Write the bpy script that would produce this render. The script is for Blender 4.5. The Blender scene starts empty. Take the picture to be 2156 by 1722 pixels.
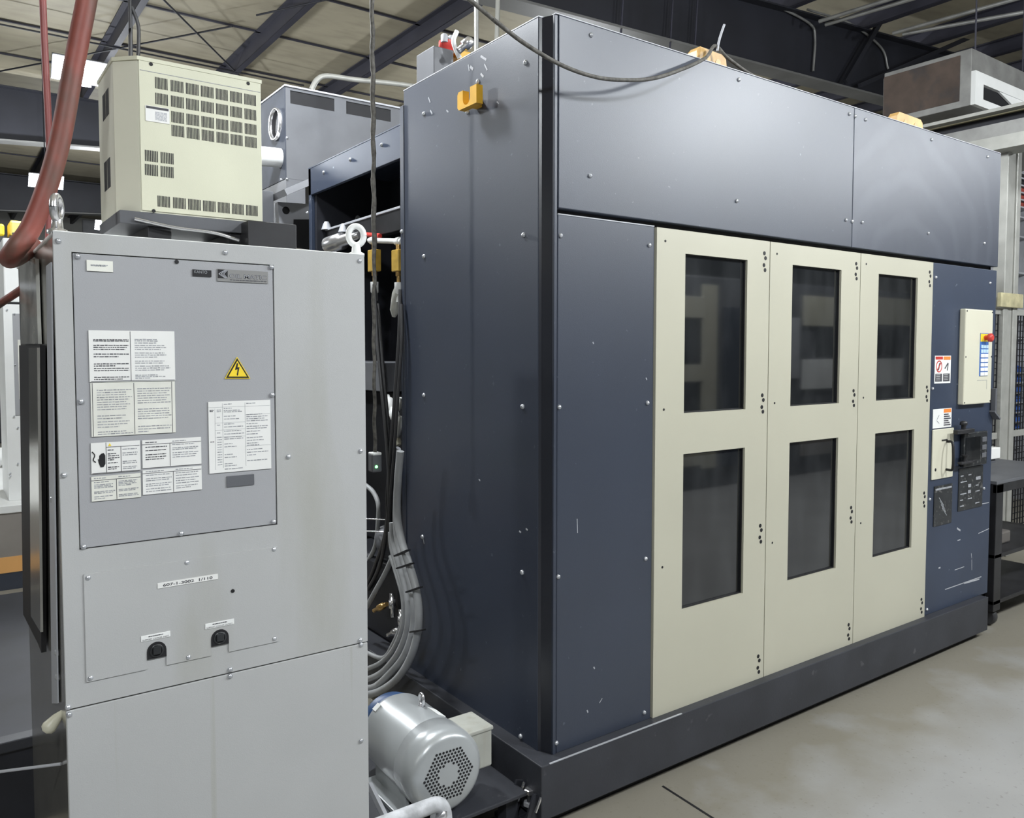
import bpy, bmesh, math, random
from mathutils import Vector, Matrix
random.seed(7)
D = bpy.data
scene = bpy.context.scene
COL = scene.collection

# ------------------------------------------------------------------ camera
FPX, CX, CY, HZ = 1694.7, 1078.0, 825.0, 84.0
PITCH, YAW = math.atan(HZ / FPX), math.radians(35.76)
EYE = Vector((-1.7432, -2.1594, 1.65))
cam_data = D.cameras.new('camera')
cam_data.sensor_width = 36.0
cam_data.lens = 36.0 * FPX / 2156.0
cam_data.shift_y = -(861.0 - CY) / 2156.0
cam_data.clip_start = 0.05
cam_data.clip_end = 200
cam = D.objects.new('camera', cam_data)
COL.objects.link(cam)
cam.location = EYE
cam.rotation_euler = (math.pi / 2 - PITCH, 0, -YAW)
scene.camera = cam
# ------------------------------------------------------------------ light and exposure
scene.view_settings.view_transform = 'Standard'
scene.view_settings.look = 'None'
scene.view_settings.exposure = 0.38
scene.view_settings.gamma = 1.0
scene.view_settings.use_curve_mapping = False
world = D.worlds.new('world')
scene.world = world
world.use_nodes = True
world.node_tree.nodes['Background'].inputs[0].default_value = (0.86, 0.93, 1.0, 1)
world.node_tree.nodes['Background'].inputs[1].default_value = 0.07
LAMP_Z = 4.2
LAMP_W = 130.0
# (x, y, energy factor)
LAMPS = [(-0.58, 6.22, 1.0), (-0.29, 11.8, 1.0), (1.19, 15.9, 1.0),
         (-0.75, 1.75, 1.0), (1.3, -2.9, 1.2), (4.3, -3.1, 1.5), (7.6, -3.2, 1.0), (-3.0, -3.6, 1.2), (-5.2, 4.4, 0.7), (7.0, 8.0, 1.4)]

# ------------------------------------------------------------------ measuring: a pixel of the photograph carried on to a real plane
_fh = Vector((math.sin(YAW), math.cos(YAW), 0)); _r = Vector((math.cos(YAW), -math.sin(YAW), 0)); _z = Vector((0, 0, 1))
_fw = _fh * math.cos(PITCH) - _z * math.sin(PITCH); _up = _fh * math.sin(PITCH) + _z * math.cos(PITCH)
def ray(u, v): return _fw + _r * ((u - CX) / FPX) + _up * ((CY - v) / FPX)
def ony(u, v, y=0.0):
    d = ray(u, v); return EYE + d * ((y - EYE.y) / d.y)
def onx(u, v, x=0.0):
    d = ray(u, v); return EYE + d * ((x - EYE.x) / d.x)
def onz(u, v, z=0.0):
    d = ray(u, v); return EYE + d * ((z - EYE.z) / d.z)
def at(u, v, depth): return EYE + ray(u, v) * depth

# ------------------------------------------------------------------ materials
MATS = {}
def mat(name, col, rough=0.5, metal=0.0, var=0.06, vscale=3.0, bump=0.0, bscale=200.0, spec=0.5, speck=0.0, speck_col=(0.6, 0.62, 0.66), speck_scale=60.0, speck_th=0.70, stain=None, stain_scale=(1.5, 1.5, 0.5), stain_lo=0.55, stain_hi=0.75, coat=0.0):
    if name in MATS: return MATS[name]
    m = D.materials.new(name); m.use_nodes = True
    nt = m.node_tree; N = nt.nodes; L = nt.links
    b = N['Principled BSDF']
    b.inputs['Roughness'].default_value = rough
    b.inputs['Metallic'].default_value = metal
    b.inputs['Specular IOR Level'].default_value = spec
    b.inputs['Coat Weight'].default_value = coat
    b.inputs['Coat Roughness'].default_value = 0.12
    tc = N.new('ShaderNodeNewGeometry')
    out = None
    nz = N.new('ShaderNodeTexNoise'); nz.inputs['Scale'].default_value = vscale; nz.inputs['Detail'].default_value = 6
    L.new(tc.outputs['Position'], nz.inputs['Vector'])
    mx = N.new('ShaderNodeMix'); mx.data_type = 'RGBA'
    c0 = [max(0, c * (1 - var)) for c in col]; c1 = [min(1, c * (1 + var)) for c in col]
    mx.inputs['A'].default_value = (*c0, 1); mx.inputs['B'].default_value = (*c1, 1)
    rm = N.new('ShaderNodeMapRange'); rm.inputs['From Min'].default_value = 0.3; rm.inputs['From Max'].default_value = 0.7
    L.new(nz.outputs['Fac'], rm.inputs['Value']); L.new(rm.outputs['Result'], mx.inputs['Factor'])
    out = mx.outputs['Result']
    if stain:
        n2 = N.new('ShaderNodeTexNoise'); n2.inputs['Scale'].default_value = 2.0; n2.inputs['Detail'].default_value = 5
        mp = N.new('ShaderNodeMapping'); mp.inputs['Scale'].default_value = stain_scale
        L.new(tc.outputs['Position'], mp.inputs['Vector']); L.new(mp.outputs['Vector'], n2.inputs['Vector'])
        r2 = N.new('ShaderNodeMapRange'); r2.inputs['From Min'].default_value = stain_lo; r2.inputs['From Max'].default_value = stain_hi
        L.new(n2.outputs['Fac'], r2.inputs['Value'])
        m2 = N.new('ShaderNodeMix'); m2.data_type = 'RGBA'; m2.inputs['B'].default_value = (*stain, 1)
        L.new(r2.outputs['Result'], m2.inputs['Factor']); L.new(out, m2.inputs['A']); out = m2.outputs['Result']
    if speck:
        n3 = N.new('ShaderNodeTexNoise'); n3.inputs['Scale'].default_value = speck_scale; n3.inputs['Detail'].default_value = 3
        L.new(tc.outputs['Position'], n3.inputs['Vector'])
        r3 = N.new('ShaderNodeMapRange'); r3.inputs['From Min'].default_value = speck_th; r3.inputs['From Max'].default_value = speck_th + 0.06
        r3.inputs['To Max'].default_value = speck
        L.new(n3.outputs['Fac'], r3.inputs['Value'])
        m3 = N.new('ShaderNodeMix'); m3.data_type = 'RGBA'; m3.inputs['B'].default_value = (*speck_col, 1)
        L.new(r3.outputs['Result'], m3.inputs['Factor']); L.new(out, m3.inputs['A']); out = m3.outputs['Result']
    L.new(out, b.inputs['Base Color'])
    if bump:
        n4 = N.new('ShaderNodeTexNoise'); n4.inputs['Scale'].default_value = bscale; n4.inputs['Detail'].default_value = 2
        L.new(tc.outputs['Position'], n4.inputs['Vector'])
        bp = N.new('ShaderNodeBump'); bp.inputs['Strength'].default_value = bump; bp.inputs['Distance'].default_value = 0.002
        L.new(n4.outputs['Fac'], bp.inputs['Height']); L.new(bp.outputs['Normal'], b.inputs['Normal'])
    MATS[name] = m
    return m
def emis(name, col, s):
    m = D.materials.new(name); m.use_nodes = True
    b = m.node_tree.nodes['Principled BSDF']
    b.inputs['Base Color'].default_value = (0.9, 0.9, 0.9, 1)
    b.inputs['Emission Color'].default_value = (*col, 1); b.inputs['Emission Strength'].default_value = s
    MATS[name] = m; return m
NAVY = mat('navy_paint', (0.021, 0.029, 0.050), 0.42, 0, 0.10, 2.0, 0.10, 260, 0.9, 0.35, (0.22, 0.25, 0.31), 38, 0.715)
NAVY2 = mat('navy_paint_wiped', (0.023, 0.031, 0.052), 0.42, 0, 0.12, 1.4, 0.10, 260, 0.9, 0.30, (0.17, 0.20, 0.26), 30, 0.70, (0.035, 0.044, 0.066), (1.8, 1, 1.8), 0.45, 0.72)
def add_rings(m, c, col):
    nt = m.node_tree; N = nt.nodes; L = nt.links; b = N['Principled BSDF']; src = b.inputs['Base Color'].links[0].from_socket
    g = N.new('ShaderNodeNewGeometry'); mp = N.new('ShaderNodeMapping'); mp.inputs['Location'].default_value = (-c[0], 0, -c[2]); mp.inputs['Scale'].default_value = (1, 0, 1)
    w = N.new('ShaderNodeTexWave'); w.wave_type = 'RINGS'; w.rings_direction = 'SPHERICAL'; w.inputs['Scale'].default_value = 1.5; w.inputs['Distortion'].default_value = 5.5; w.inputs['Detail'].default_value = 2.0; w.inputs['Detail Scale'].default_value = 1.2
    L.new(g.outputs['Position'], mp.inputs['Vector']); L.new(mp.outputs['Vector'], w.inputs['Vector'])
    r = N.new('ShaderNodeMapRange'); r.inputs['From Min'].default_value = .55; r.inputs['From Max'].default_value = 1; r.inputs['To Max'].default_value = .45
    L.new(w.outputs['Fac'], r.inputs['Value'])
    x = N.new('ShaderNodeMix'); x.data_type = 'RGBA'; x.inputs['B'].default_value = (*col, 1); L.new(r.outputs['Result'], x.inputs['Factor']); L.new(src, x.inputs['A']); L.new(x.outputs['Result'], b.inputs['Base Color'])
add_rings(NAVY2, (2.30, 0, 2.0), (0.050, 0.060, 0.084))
NAVYS = mat('navy_paint_scuffed', (0.030, 0.042, 0.072), 0.42, 0, 0.10, 3.0, 0.10, 260, 0.5, 0.55, (0.40, 0.45, 0.52), 26, 0.72)
DKEDGE = mat('corner_dark_reflection', (0.020, 0.022, 0.030), 0.30, 0.0, 0.10, 4, 0.05, 200)  # dark reflection on the chamfered post put into its colour
PLINTH = mat('charcoal_plinth', (0.030, 0.032, 0.040), 0.50, 0, 0.18, 5, 0.15, 120, 0.5, 0.4, (0.13, 0.13, 0.14), 18, 0.68)
BLACK = mat('black', (0.006, 0.006, 0.008), 0.6, 0, 0.2, 10)
VOID = mat('dark_interior', (0.012, 0.013, 0.019), 0.6, 0, 0.4, 4)
BEIGE = mat('beige_door_paint', (0.47, 0.455, 0.365), 0.38, 0, 0.04, 1.5, 0.06, 240, 0.5)
CREAM = mat('cream_panel', (0.62, 0.60, 0.48), 0.40, 0, 0.02, 2)
GREY = mat('cabinet_grey', (0.42, 0.425, 0.425), 0.42, 0, 0.05, 2.2, 0.10, 420, 0.45, 0.0, stain=(0.36, 0.36, 0.33), stain_scale=(3.0, 1, 0.6), stain_lo=0.55, stain_hi=0.85)
GREYD = mat('cabinet_grey_inset', (0.345, 0.35, 0.365), 0.40, 0, 0.05, 2.0, 0.12, 420, 0.45)
GREY3 = mat('cabinet_grey_lower', (0.42, 0.425, 0.425), 0.42, 0, 0.05, 2.2, 0.10, 420, 0.45, stain=(0.34, 0.335, 0.29), stain_scale=(16.0, 1, 0.25), stain_lo=0.60, stain_hi=0.80)
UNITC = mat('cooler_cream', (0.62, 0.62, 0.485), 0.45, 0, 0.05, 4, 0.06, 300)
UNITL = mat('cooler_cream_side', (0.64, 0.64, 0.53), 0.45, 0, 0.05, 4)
STAINL = mat('stainless', (0.50, 0.49, 0.45), 0.22, 0.85, 0.12, 6, 0.05, 90)
STEEL = mat('bright_steel', (0.72, 0.72, 0.74), 0.25, 0.9, 0.10, 20)
BOLTM = mat('bolt_steel', (0.60, 0.62, 0.66), 0.28, 0.75, 0.15, 50)
WHITE = mat('white_paint', (0.78, 0.79, 0.78), 0.45, 0, 0.04, 5)
PAPER = mat('label_paper', (0.76, 0.76, 0.74), 0.55, 0, 0.03, 8)
PAPERY = mat('label_paper_aged', (0.70, 0.70, 0.64), 0.55, 0, 0.08, 12)
INK = mat('print_grey', (0.30, 0.31, 0.33), 0.6, 0, 0.3, 90)
INKD = mat('print_dark', (0.06, 0.06, 0.07), 0.6, 0, 0.3, 60)
YEL = mat('warning_yellow', (0.84, 0.62, 0.035), 0.45, 0, 0.04, 10)
YELH = mat('hook_yellow', (0.72, 0.40, 0.030), 0.40, 0, 0.10, 20)
LUG = mat('lug_cream_yellow', (0.60, 0.37, 0.13), 0.45, 0, 0.25, 12)
RED = mat('red_plastic', (0.55, 0.045, 0.035), 0.4, 0, 0.1, 20)
ORNG = mat('orange_print', (0.80, 0.24, 0.04), 0.5)
BLUE = mat('blue_print', (0.05, 0.16, 0.50), 0.45, 0, 0.1, 20)
LBLUE = mat('light_blue_key', (0.45, 0.62, 0.80), 0.45, 0, 0.1, 30)
MGREY = mat('mid_grey_paint', (0.105, 0.109, 0.120), 0.45, 0, 0.12, 5, 0.1, 200)
LGREY = mat('light_grey_paint', (0.40, 0.41, 0.44), 0.42, 0, 0.10, 6)
MOTORM = mat('motor_grey_paint', (0.40, 0.42, 0.43), 0.30, 0.25, 0.06, 5, 0.05, 200)
MOTORB = mat('terminal_box_paint', (0.36, 0.365, 0.33), 0.45, 0, 0.10, 9, stain=(0.30, 0.29, 0.24), stain_scale=(20, 20, 1), stain_lo=0.5, stain_hi=0.8)
PIPEM = mat('dusty_grey_pipe', (0.44, 0.45, 0.47), 0.55, 0, 0.30, 25, 0.3, 120)
HOSEG = mat('grey_hose', (0.34, 0.35, 0.36), 0.45, 0, 0.15, 12)
HOSEK = mat('black_hose', (0.035, 0.035, 0.038), 0.45, 0, 0.2, 20)
HOSER = mat('faded_red_hose', (0.23, 0.058, 0.042), 0.55, 0, 0.35, 7, stain=(0.10, 0.060, 0.045), stain_scale=(6, 6, 2), stain_lo=0.45, stain_hi=0.65)
HOSEP = mat('pink_red_hose', (0.26, 0.075, 0.07), 0.5, 0, 0.15, 10)
CORD = mat('dirty_cord', (0.10, 0.095, 0.085), 0.7, 0, 0.5, 60)
BRASS = mat('amber_meter', (0.42, 0.27, 0.05), 0.35, 0, 0.25, 20)
BRASSM = mat('brass_fitting', (0.65, 0.42, 0.16), 0.3, 0.8, 0.15, 30)
PLAST = mat('clear_sleeve', (0.55, 0.55, 0.51), 0.15, 0.3, 0.35, 9)
FRAME = mat('rafter_steel', (0.016, 0.017, 0.024), 0.6, 0, 0.25, 1.5)
PURL = mat('purlin_steel', (0.036, 0.036, 0.052), 0.55, 0, 0.2, 2)
FLNG = mat('flange_steel', (0.15, 0.15, 0.145), 0.55, 0, 0.2, 2)
INSUL = mat('insulation_facing', (0.37, 0.335, 0.25), 0.65, 0, 0.08, 0.8, 0.6, 3, stain=(0.30, 0.27, 0.20), stain_scale=(1.2, 3, 1), stain_lo=0.45, stain_hi=0.75)
GALV = mat('galvanised', (0.30, 0.30, 0.29), 0.4, 0.4, 0.2, 6)
RUST = mat('rusty_duct_side', (0.075, 0.052, 0.04), 0.6, 0, 0.35, 4, stain=(0.03, 0.03, 0.035), stain_scale=(1, 2, 2))
ALU = mat('aluminium_post', (0.42, 0.42, 0.39), 0.4, 0.3, 0.1, 10)
WALLM = mat('wall_paint', (0.42, 0.42, 0.40), 0.7, 0, 0.06, 1)
CART = mat('black_cart_steel', (0.014, 0.014, 0.016), 0.45, 0, 0.4, 9)
ARMB = mat('dark_plate', (0.018, 0.020, 0.022), 0.35, 0, 0.3, 14, speck=0.5, speck_col=(0.16, 0.16, 0.15), speck_scale=45, speck_th=0.6)
TAUPE = mat('taupe_band', (0.27, 0.25, 0.23), 0.5, 0, 0.1, 4)
LENS = emis('lamp_lens', (0.95, 0.98, 1.0), 30.0)
LED = emis('green_led', (0.1, 1.0, 0.15), 4.0)

def glass_mat():
    m = D.materials.new('smoked_window'); m.use_nodes = True
    nt = m.node_tree; N = nt.nodes; L = nt.links; b = N['Principled BSDF']
    g = N.new('ShaderNodeNewGeometry')
    mp = N.new('ShaderNodeMapping'); mp.inputs['Scale'].default_value = (6, 1, 2.2)
    n = N.new('ShaderNodeTexNoise'); n.inputs['Scale'].default_value = 1.3; n.inputs['Detail'].default_value = 6
    L.new(g.outputs['Position'], mp.inputs['Vector']); L.new(mp.outputs['Vector'], n.inputs['Vector'])
    r = N.new('ShaderNodeMapRange'); r.inputs['From Min'].default_value = 0.42; r.inputs['From Max'].default_value = 0.8
    L.new(n.outputs['Fac'], r.inputs['Value'])
    mx = N.new('ShaderNodeMix'); mx.data_type = 'RGBA'
    mx.inputs['A'].default_value = (0.009, 0.010, 0.011, 1); mx.inputs['B'].default_value = (0.028, 0.030, 0.032, 1)
    L.new(r.outputs['Result'], mx.inputs['Factor']); L.new(mx.outputs['Result'], b.inputs['Base Color'])
    b.inputs['Roughness'].default_value = 0.04; b.inputs['IOR'].default_value = 1.7
    return m
GLASS = glass_mat()

def floor_mat():
    m = D.materials.new('concrete_floor'); m.use_nodes = True
    nt = m.node_tree; N = nt.nodes; L = nt.links; b = N['Principled BSDF']
    g = N.new('ShaderNodeNewGeometry')
    n1 = N.new('ShaderNodeTexNoise'); n1.inputs['Scale'].default_value = 1.6; n1.inputs['Detail'].default_value = 8
    n2 = N.new('ShaderNodeTexNoise'); n2.inputs['Scale'].default_value = 45; n2.inputs['Detail'].default_value = 4
    n3 = N.new('ShaderNodeTexNoise'); n3.inputs['Scale'].default_value = 3.2; n3.inputs['Detail'].default_value = 7
    for n in (n1, n2, n3): L.new(g.outputs['Position'], n.inputs['Vector'])
    a = N.new('ShaderNodeMix'); a.data_type = 'RGBA'
    a.inputs['A'].default_value = (0.25, 0.25, 0.243, 1); a.inputs['B'].default_value = (0.39, 0.39, 0.39, 1)
    L.new(n1.outputs['Fac'], a.inputs['Factor'])
    sp = N.new('ShaderNodeMapRange'); sp.inputs['From Min'].default_value = 0.62; sp.inputs['From Max'].default_value = 0.72; sp.inputs['To Max'].default_value = 0.45
    L.new(n2.outputs['Fac'], sp.inputs['Value'])
    c = N.new('ShaderNodeMix'); c.data_type = 'RGBA'; c.inputs['B'].default_value = (0.16, 0.155, 0.14, 1)
    L.new(sp.outputs['Result'], c.inputs['Factor']); L.new(a.outputs['Result'], c.inputs['A'])
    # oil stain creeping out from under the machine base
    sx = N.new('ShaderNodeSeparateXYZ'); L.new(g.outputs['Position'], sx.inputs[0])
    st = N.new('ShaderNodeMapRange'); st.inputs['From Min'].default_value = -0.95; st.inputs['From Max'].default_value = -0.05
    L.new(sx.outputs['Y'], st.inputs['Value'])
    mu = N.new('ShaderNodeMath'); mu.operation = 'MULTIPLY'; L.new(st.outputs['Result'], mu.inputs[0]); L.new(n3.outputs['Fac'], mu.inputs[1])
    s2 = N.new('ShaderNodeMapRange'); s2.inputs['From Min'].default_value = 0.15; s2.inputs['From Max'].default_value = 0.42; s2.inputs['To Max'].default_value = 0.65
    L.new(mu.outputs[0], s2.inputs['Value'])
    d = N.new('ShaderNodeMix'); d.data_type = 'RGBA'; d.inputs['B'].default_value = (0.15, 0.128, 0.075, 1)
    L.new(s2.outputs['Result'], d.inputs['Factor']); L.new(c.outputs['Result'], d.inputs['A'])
    L.new(d.outputs['Result'], b.inputs['Base Color'])
    b.inputs['Roughness'].default_value = 0.55
    bp = N.new('ShaderNodeBump'); bp.inputs['Strength'].default_value = 0.25; bp.inputs['Distance'].default_value = 0.004
    L.new(n2.outputs['Fac'], bp.inputs['Height']); L.new(bp.outputs['Normal'], b.inputs['Normal'])
    return m
CONC = floor_mat()

# ------------------------------------------------------------------ mesh building
class MB:
    def __init__(s): s.v = []; s.f = []; s.sm = []
    def add(s, vs, fs, smooth=False):
        o = len(s.v); s.v += [tuple(v) for v in vs]; s.f += [tuple(o + i for i in f) for f in fs]; s.sm += [smooth] * len(fs); return s
    def box(s, x0, x1, y0, y1, z0, z1, b=0.0):
        x0, x1 = min(x0, x1), max(x0, x1); y0, y1 = min(y0, y1), max(y0, y1); z0, z1 = min(z0, z1), max(z0, z1)
        b = min(b, (x1 - x0) * .45, (y1 - y0) * .45, (z1 - z0) * .45)
        if b <= 0:
            vs = [(x0, y0, z0), (x1, y0, z0), (x1, y1, z0), (x0, y1, z0), (x0, y0, z1), (x1, y0, z1), (x1, y1, z1), (x0, y1, z1)]
            return s.add(vs, [(0, 3, 2, 1), (4, 5, 6, 7), (0, 1, 5, 4), (1, 2, 6, 5), (2, 3, 7, 6), (3, 0, 4, 7)])
        bm = bmesh.new(); r = bmesh.ops.create_cube(bm, size=1)
        for v in bm.verts:
            v.co = Vector(((x0 + x1) / 2 + v.co.x * (x1 - x0), (y0 + y1) / 2 + v.co.y * (y1 - y0), (z0 + z1) / 2 + v.co.z * (z1 - z0)))
        bmesh.ops.bevel(bm, geom=bm.edges[:], offset=b, segments=2, affect='EDGES', profile=0.5)
        bm.verts.index_update()
        s.add([v.co for v in bm.verts], [[v.index for v in f.verts] for f in bm.faces]); bm.free(); return s
    def obox(s, c, ax, ay, az, hx, hy, hz):
        """box about centre c with half sizes along three axes"""
        c = Vector(c); ax, ay, az = Vector(ax).normalized(), Vector(ay).normalized(), Vector(az).normalized()
        vs = [c + ax * (i * hx) + ay * (j * hy) + az * (k * hz) for i, j, k in ((-1, -1, -1), (1, -1, -1), (1, 1, -1), (-1, 1, -1), (-1, -1, 1), (1, -1, 1), (1, 1, 1), (-1, 1, 1))]
        return s.add(vs, [(0, 3, 2, 1), (4, 5, 6, 7), (0, 1, 5, 4), (1, 2, 6, 5), (2, 3, 7, 6), (3, 0, 4, 7)])
    def bar(s, a, b, w, h, up=(0, 0, 1)):
        a, b = Vector(a), Vector(b); d = (b - a).normalized(); u = Vector(up); sx = d.cross(u)
        if sx.length < 1e-4: sx = d.cross(Vector((1, 0, 0)))
        sx.normalize(); u = sx.cross(d)
        return s.obox((a + b) / 2, d, sx, u, (b - a).length / 2, w / 2, h / 2)
    def prism(s, pts, n, t):
        """polygon (list of 3d points) pushed by n*t"""
        n = Vector(n).normalized() * t; k = len(pts); p = [Vector(q) for q in pts]
        vs = p + [q + n for q in p]
        nn = (p[1] - p[0]).cross(p[2] - p[1])
        area = sum(((p[i] - p[0]).cross(p[(i + 1) % k] - p[0]) for i in range(k)), Vector())
        flip = area.dot(n) > 0
        fs = [tuple(range(k)), tuple(range(2 * k - 1, k - 1, -1))] + [(i, i + k, (i + 1) % k + k, (i + 1) % k) for i in range(k)]
        if flip: fs = [tuple(reversed(f)) for f in fs]
        return s.add(vs, fs)
    def tube(s, pts, r, n=10, cap=True):
        pts = [Vector(p) for p in pts]; m = len(pts)
        if not isinstance(r, (list, tuple)): r = [r] * m
        T = [(pts[min(i + 1, m - 1)] - pts[max(i - 1, 0)]).normalized() for i in range(m)]
        a = T[0].orthogonal().normalized(); vs = []
        for i in range(m):
            a = (a - T[i] * a.dot(T[i])).normalized(); b = T[i].cross(a)
            for k in range(n):
                t = 2 * math.pi * k / n; vs.append(pts[i] + (a * math.cos(t) + b * math.sin(t)) * r[i])
        fs = [(i * n + k, i * n + (k + 1) % n, (i + 1) * n + (k + 1) % n, (i + 1) * n + k) for i in range(m - 1) for k in range(n)]
        o = len(s.f); s.add(vs, fs, True)
        if cap:
            s.add(vs[:n], [tuple(reversed(range(n)))]); s.add(vs[-n:], [tuple(range(n))])
        return s
    def lathe(s, c, axis, prof, n=32, smooth=True, cap=True):
        """profile of (distance along axis, radius)"""
        c = Vector(c); ax = Vector(axis).normalized(); a = ax.orthogonal().normalized(); b = ax.cross(a); vs = []
        for h, r in prof:
            for k in range(n):
                t = 2 * math.pi * k / n; vs.append(c + ax * h + (a * math.cos(t) + b * math.sin(t)) * r)
        m = len(prof)
        fs = [(i * n + k, i * n + (k + 1) % n, (i + 1) * n + (k + 1) % n, (i + 1) * n + k) for i in range(m - 1) for k in range(n)]
        s.add(vs, fs, smooth)
        if cap:
            s.add(vs[:n], [tuple(reversed(range(n)))]); s.add(vs[-n:], [tuple(range(n))])
        return s
    def plate(s, x0, x1, z0, z1, y0, y1, holes=()):
        """sheet in the XZ plane, y0 front, with rectangular holes (hx0,hx1,hz0,hz1)"""
        xs = sorted({x0, x1, *[h[0] for h in holes], *[h[1] for h in holes]}); zs = sorted({z0, z1, *[h[2] for h in holes], *[h[3] for h in holes]})
        def solid(i, j):
            if i < 0 or j < 0 or i >= len(xs) - 1 or j >= len(zs) - 1: return False
            cx, cz = (xs[i] + xs[i + 1]) / 2, (zs[j] + zs[j + 1]) / 2
            return not any(h[0] < cx < h[1] and h[2] < cz < h[3] for h in holes)
        for i in range(len(xs) - 1):
            for j in range(len(zs) - 1):
                if not solid(i, j): continue
                a, b, c, d = xs[i], xs[i + 1], zs[j], zs[j + 1]
                s.add([(a, y0, c), (b, y0, c), (b, y0, d), (a, y0, d)], [(0, 1, 2, 3)])
                s.add([(a, y1, c), (b, y1, c), (b, y1, d), (a, y1, d)], [(3, 2, 1, 0)])
                if not solid(i - 1, j): s.add([(a, y0, c), (a, y0, d), (a, y1, d), (a, y1, c)], [(0, 1, 2, 3)])
                if not solid(i + 1, j): s.add([(b, y0, c), (b, y1, c), (b, y1, d), (b, y0, d)], [(0, 1, 2, 3)])
                if not solid(i, j - 1): s.add([(a, y0, c), (a, y1, c), (b, y1, c), (b, y0, c)], [(0, 1, 2, 3)])
                if not solid(i, j + 1): s.add([(a, y0, d), (b, y0, d), (b, y1, d), (a, y1, d)], [(0, 1, 2, 3)])
        return s
    def build(s, name, m, parent=None, origin=None):
        o = Vector((0, 0, 0))
        if parent is not None: o = wloc(parent)
        elif origin is not None: o = Vector(origin)
        me = D.meshes.new(name); me.from_pydata([tuple(Vector(v) - o) for v in s.v], [], s.f); me.materials.append(m)
        me.polygons.foreach_set('use_smooth', s.sm); me.update()
        ob = D.objects.new(name, me); COL.objects.link(ob)
        if parent is not None: ob.parent = parent
        elif origin is not None: ob.location = o
        return ob
def wloc(o):
    p = Vector((0, 0, 0))
    while o is not None: p += o.location; o = o.parent
    return p
def tag(o, label, cat, group=None):
    o['label'] = label; o['category'] = cat
    if group: o['group'] = group
    return o
def thing(name, loc, label, cat, group=None):
    o = D.objects.new(name, None); COL.objects.link(o); o.location = loc; o.empty_display_size = 0.1
    return tag(o, label, cat, group)
def lab(o, label): o['label'] = label; return o
def struct(o): o['kind'] = 'structure'; return o
def stuff(o): o['kind'] = 'stuff'; return o
def smooth_path(pts, n=8):
    P = [Vector(p) for p in pts]; P = [P[0] * 2 - P[1]] + P + [P[-1] * 2 - P[-2]]; out = []
    for i in range(1, len(P) - 2):
        a, b, c, d = P[i - 1:i + 3]
        for k in range(n):
            t = k / n
            out.append(0.5 * (2 * b + (c - a) * t + (2 * a - 5 * b + 4 * c - d) * t * t + (-a + 3 * b - 3 * c + d) * t ** 3))
    out.append(P[-2]); return out
def instance(mesh, name, loc, parent=None, rot=None):
    ob = D.objects.new(name, mesh); COL.objects.link(ob)
    ob.location = Vector(loc) - (wloc(parent) if parent is not None else Vector((0, 0, 0)))
    if rot: ob.rotation_euler = rot
    if parent is not None: ob.parent = parent
    return ob
def mesh_only(mb, name, m):
    me = D.meshes.new(name); me.from_pydata(mb.v, [], mb.f); me.materials.append(m); me.polygons.foreach_set('use_smooth', mb.sm); me.update(); return me
def text_obj(txt, name, m, parent, x, y, z, height, width=None, bold=0.0):
    """flat lettering facing -Y, lower left corner at x, z"""
    cu = D.curves.new(name, 'FONT'); cu.body = txt; cu.size = 1.0; cu.extrude = 0.0; cu.offset = bold
    tmp = D.objects.new(name + '_tmp', cu); COL.objects.link(tmp)
    bpy.context.view_layer.update()
    me = D.meshes.new_from_object(tmp.evaluated_get(bpy.context.evaluated_depsgraph_get()))
    D.objects.remove(tmp); D.curves.remove(cu)
    xs = [v.co.x for v in me.vertices]; ys = [v.co.y for v in me.vertices]
    w, h = max(xs) - min(xs), max(ys) - min(ys); x0, y0 = min(xs), min(ys)
    sx = (width / w) if width else height / h
    o = wloc(parent)
    for v in me.vertices:
        a, b = (v.co.x - x0) * sx, (v.co.y - y0) * height / h
        v.co = Vector((x + a, y, z + b)) - o
    me.materials.clear(); me.materials.append(m)
    ob = D.objects.new(name, me); COL.objects.link(ob); ob.parent = parent
    return ob
# round-headed bolt meshes, head looking along -Y or -X
def bolt_mb(r, axis):
    mb = MB(); mb.lathe((0, 0, 0), axis, [(0, r), (r * .45, r * .95), (r * .8, r * .6), (r * .95, r * .15)], 10); return mb
BOLT_Y = mesh_only(bolt_mb(0.0085, (0, -1, 0)), 'bolt', BOLTM)
BOLT_X = mesh_only(bolt_mb(0.0095, (-1, 0, 0)), 'bolt', BOLTM)
BOLT_C = mesh_only(bolt_mb(0.0065, (0, -1, 0)), 'bolt', BOLTM)
SCREW_K = mesh_only(MB().lathe((0, 0, 0), (0, -1, 0), [(0, 0.0085), (0.0012, 0.0085), (0.0015, 0.0075)], 10), 'screw', BLACK)
SCREW_S = mesh_only(MB().lathe((0, 0, 0), (0, -1, 0), [(0, 0.005), (0.001, 0.005), (0.0012, 0.004)], 8), 'screw', BLACK)

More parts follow.
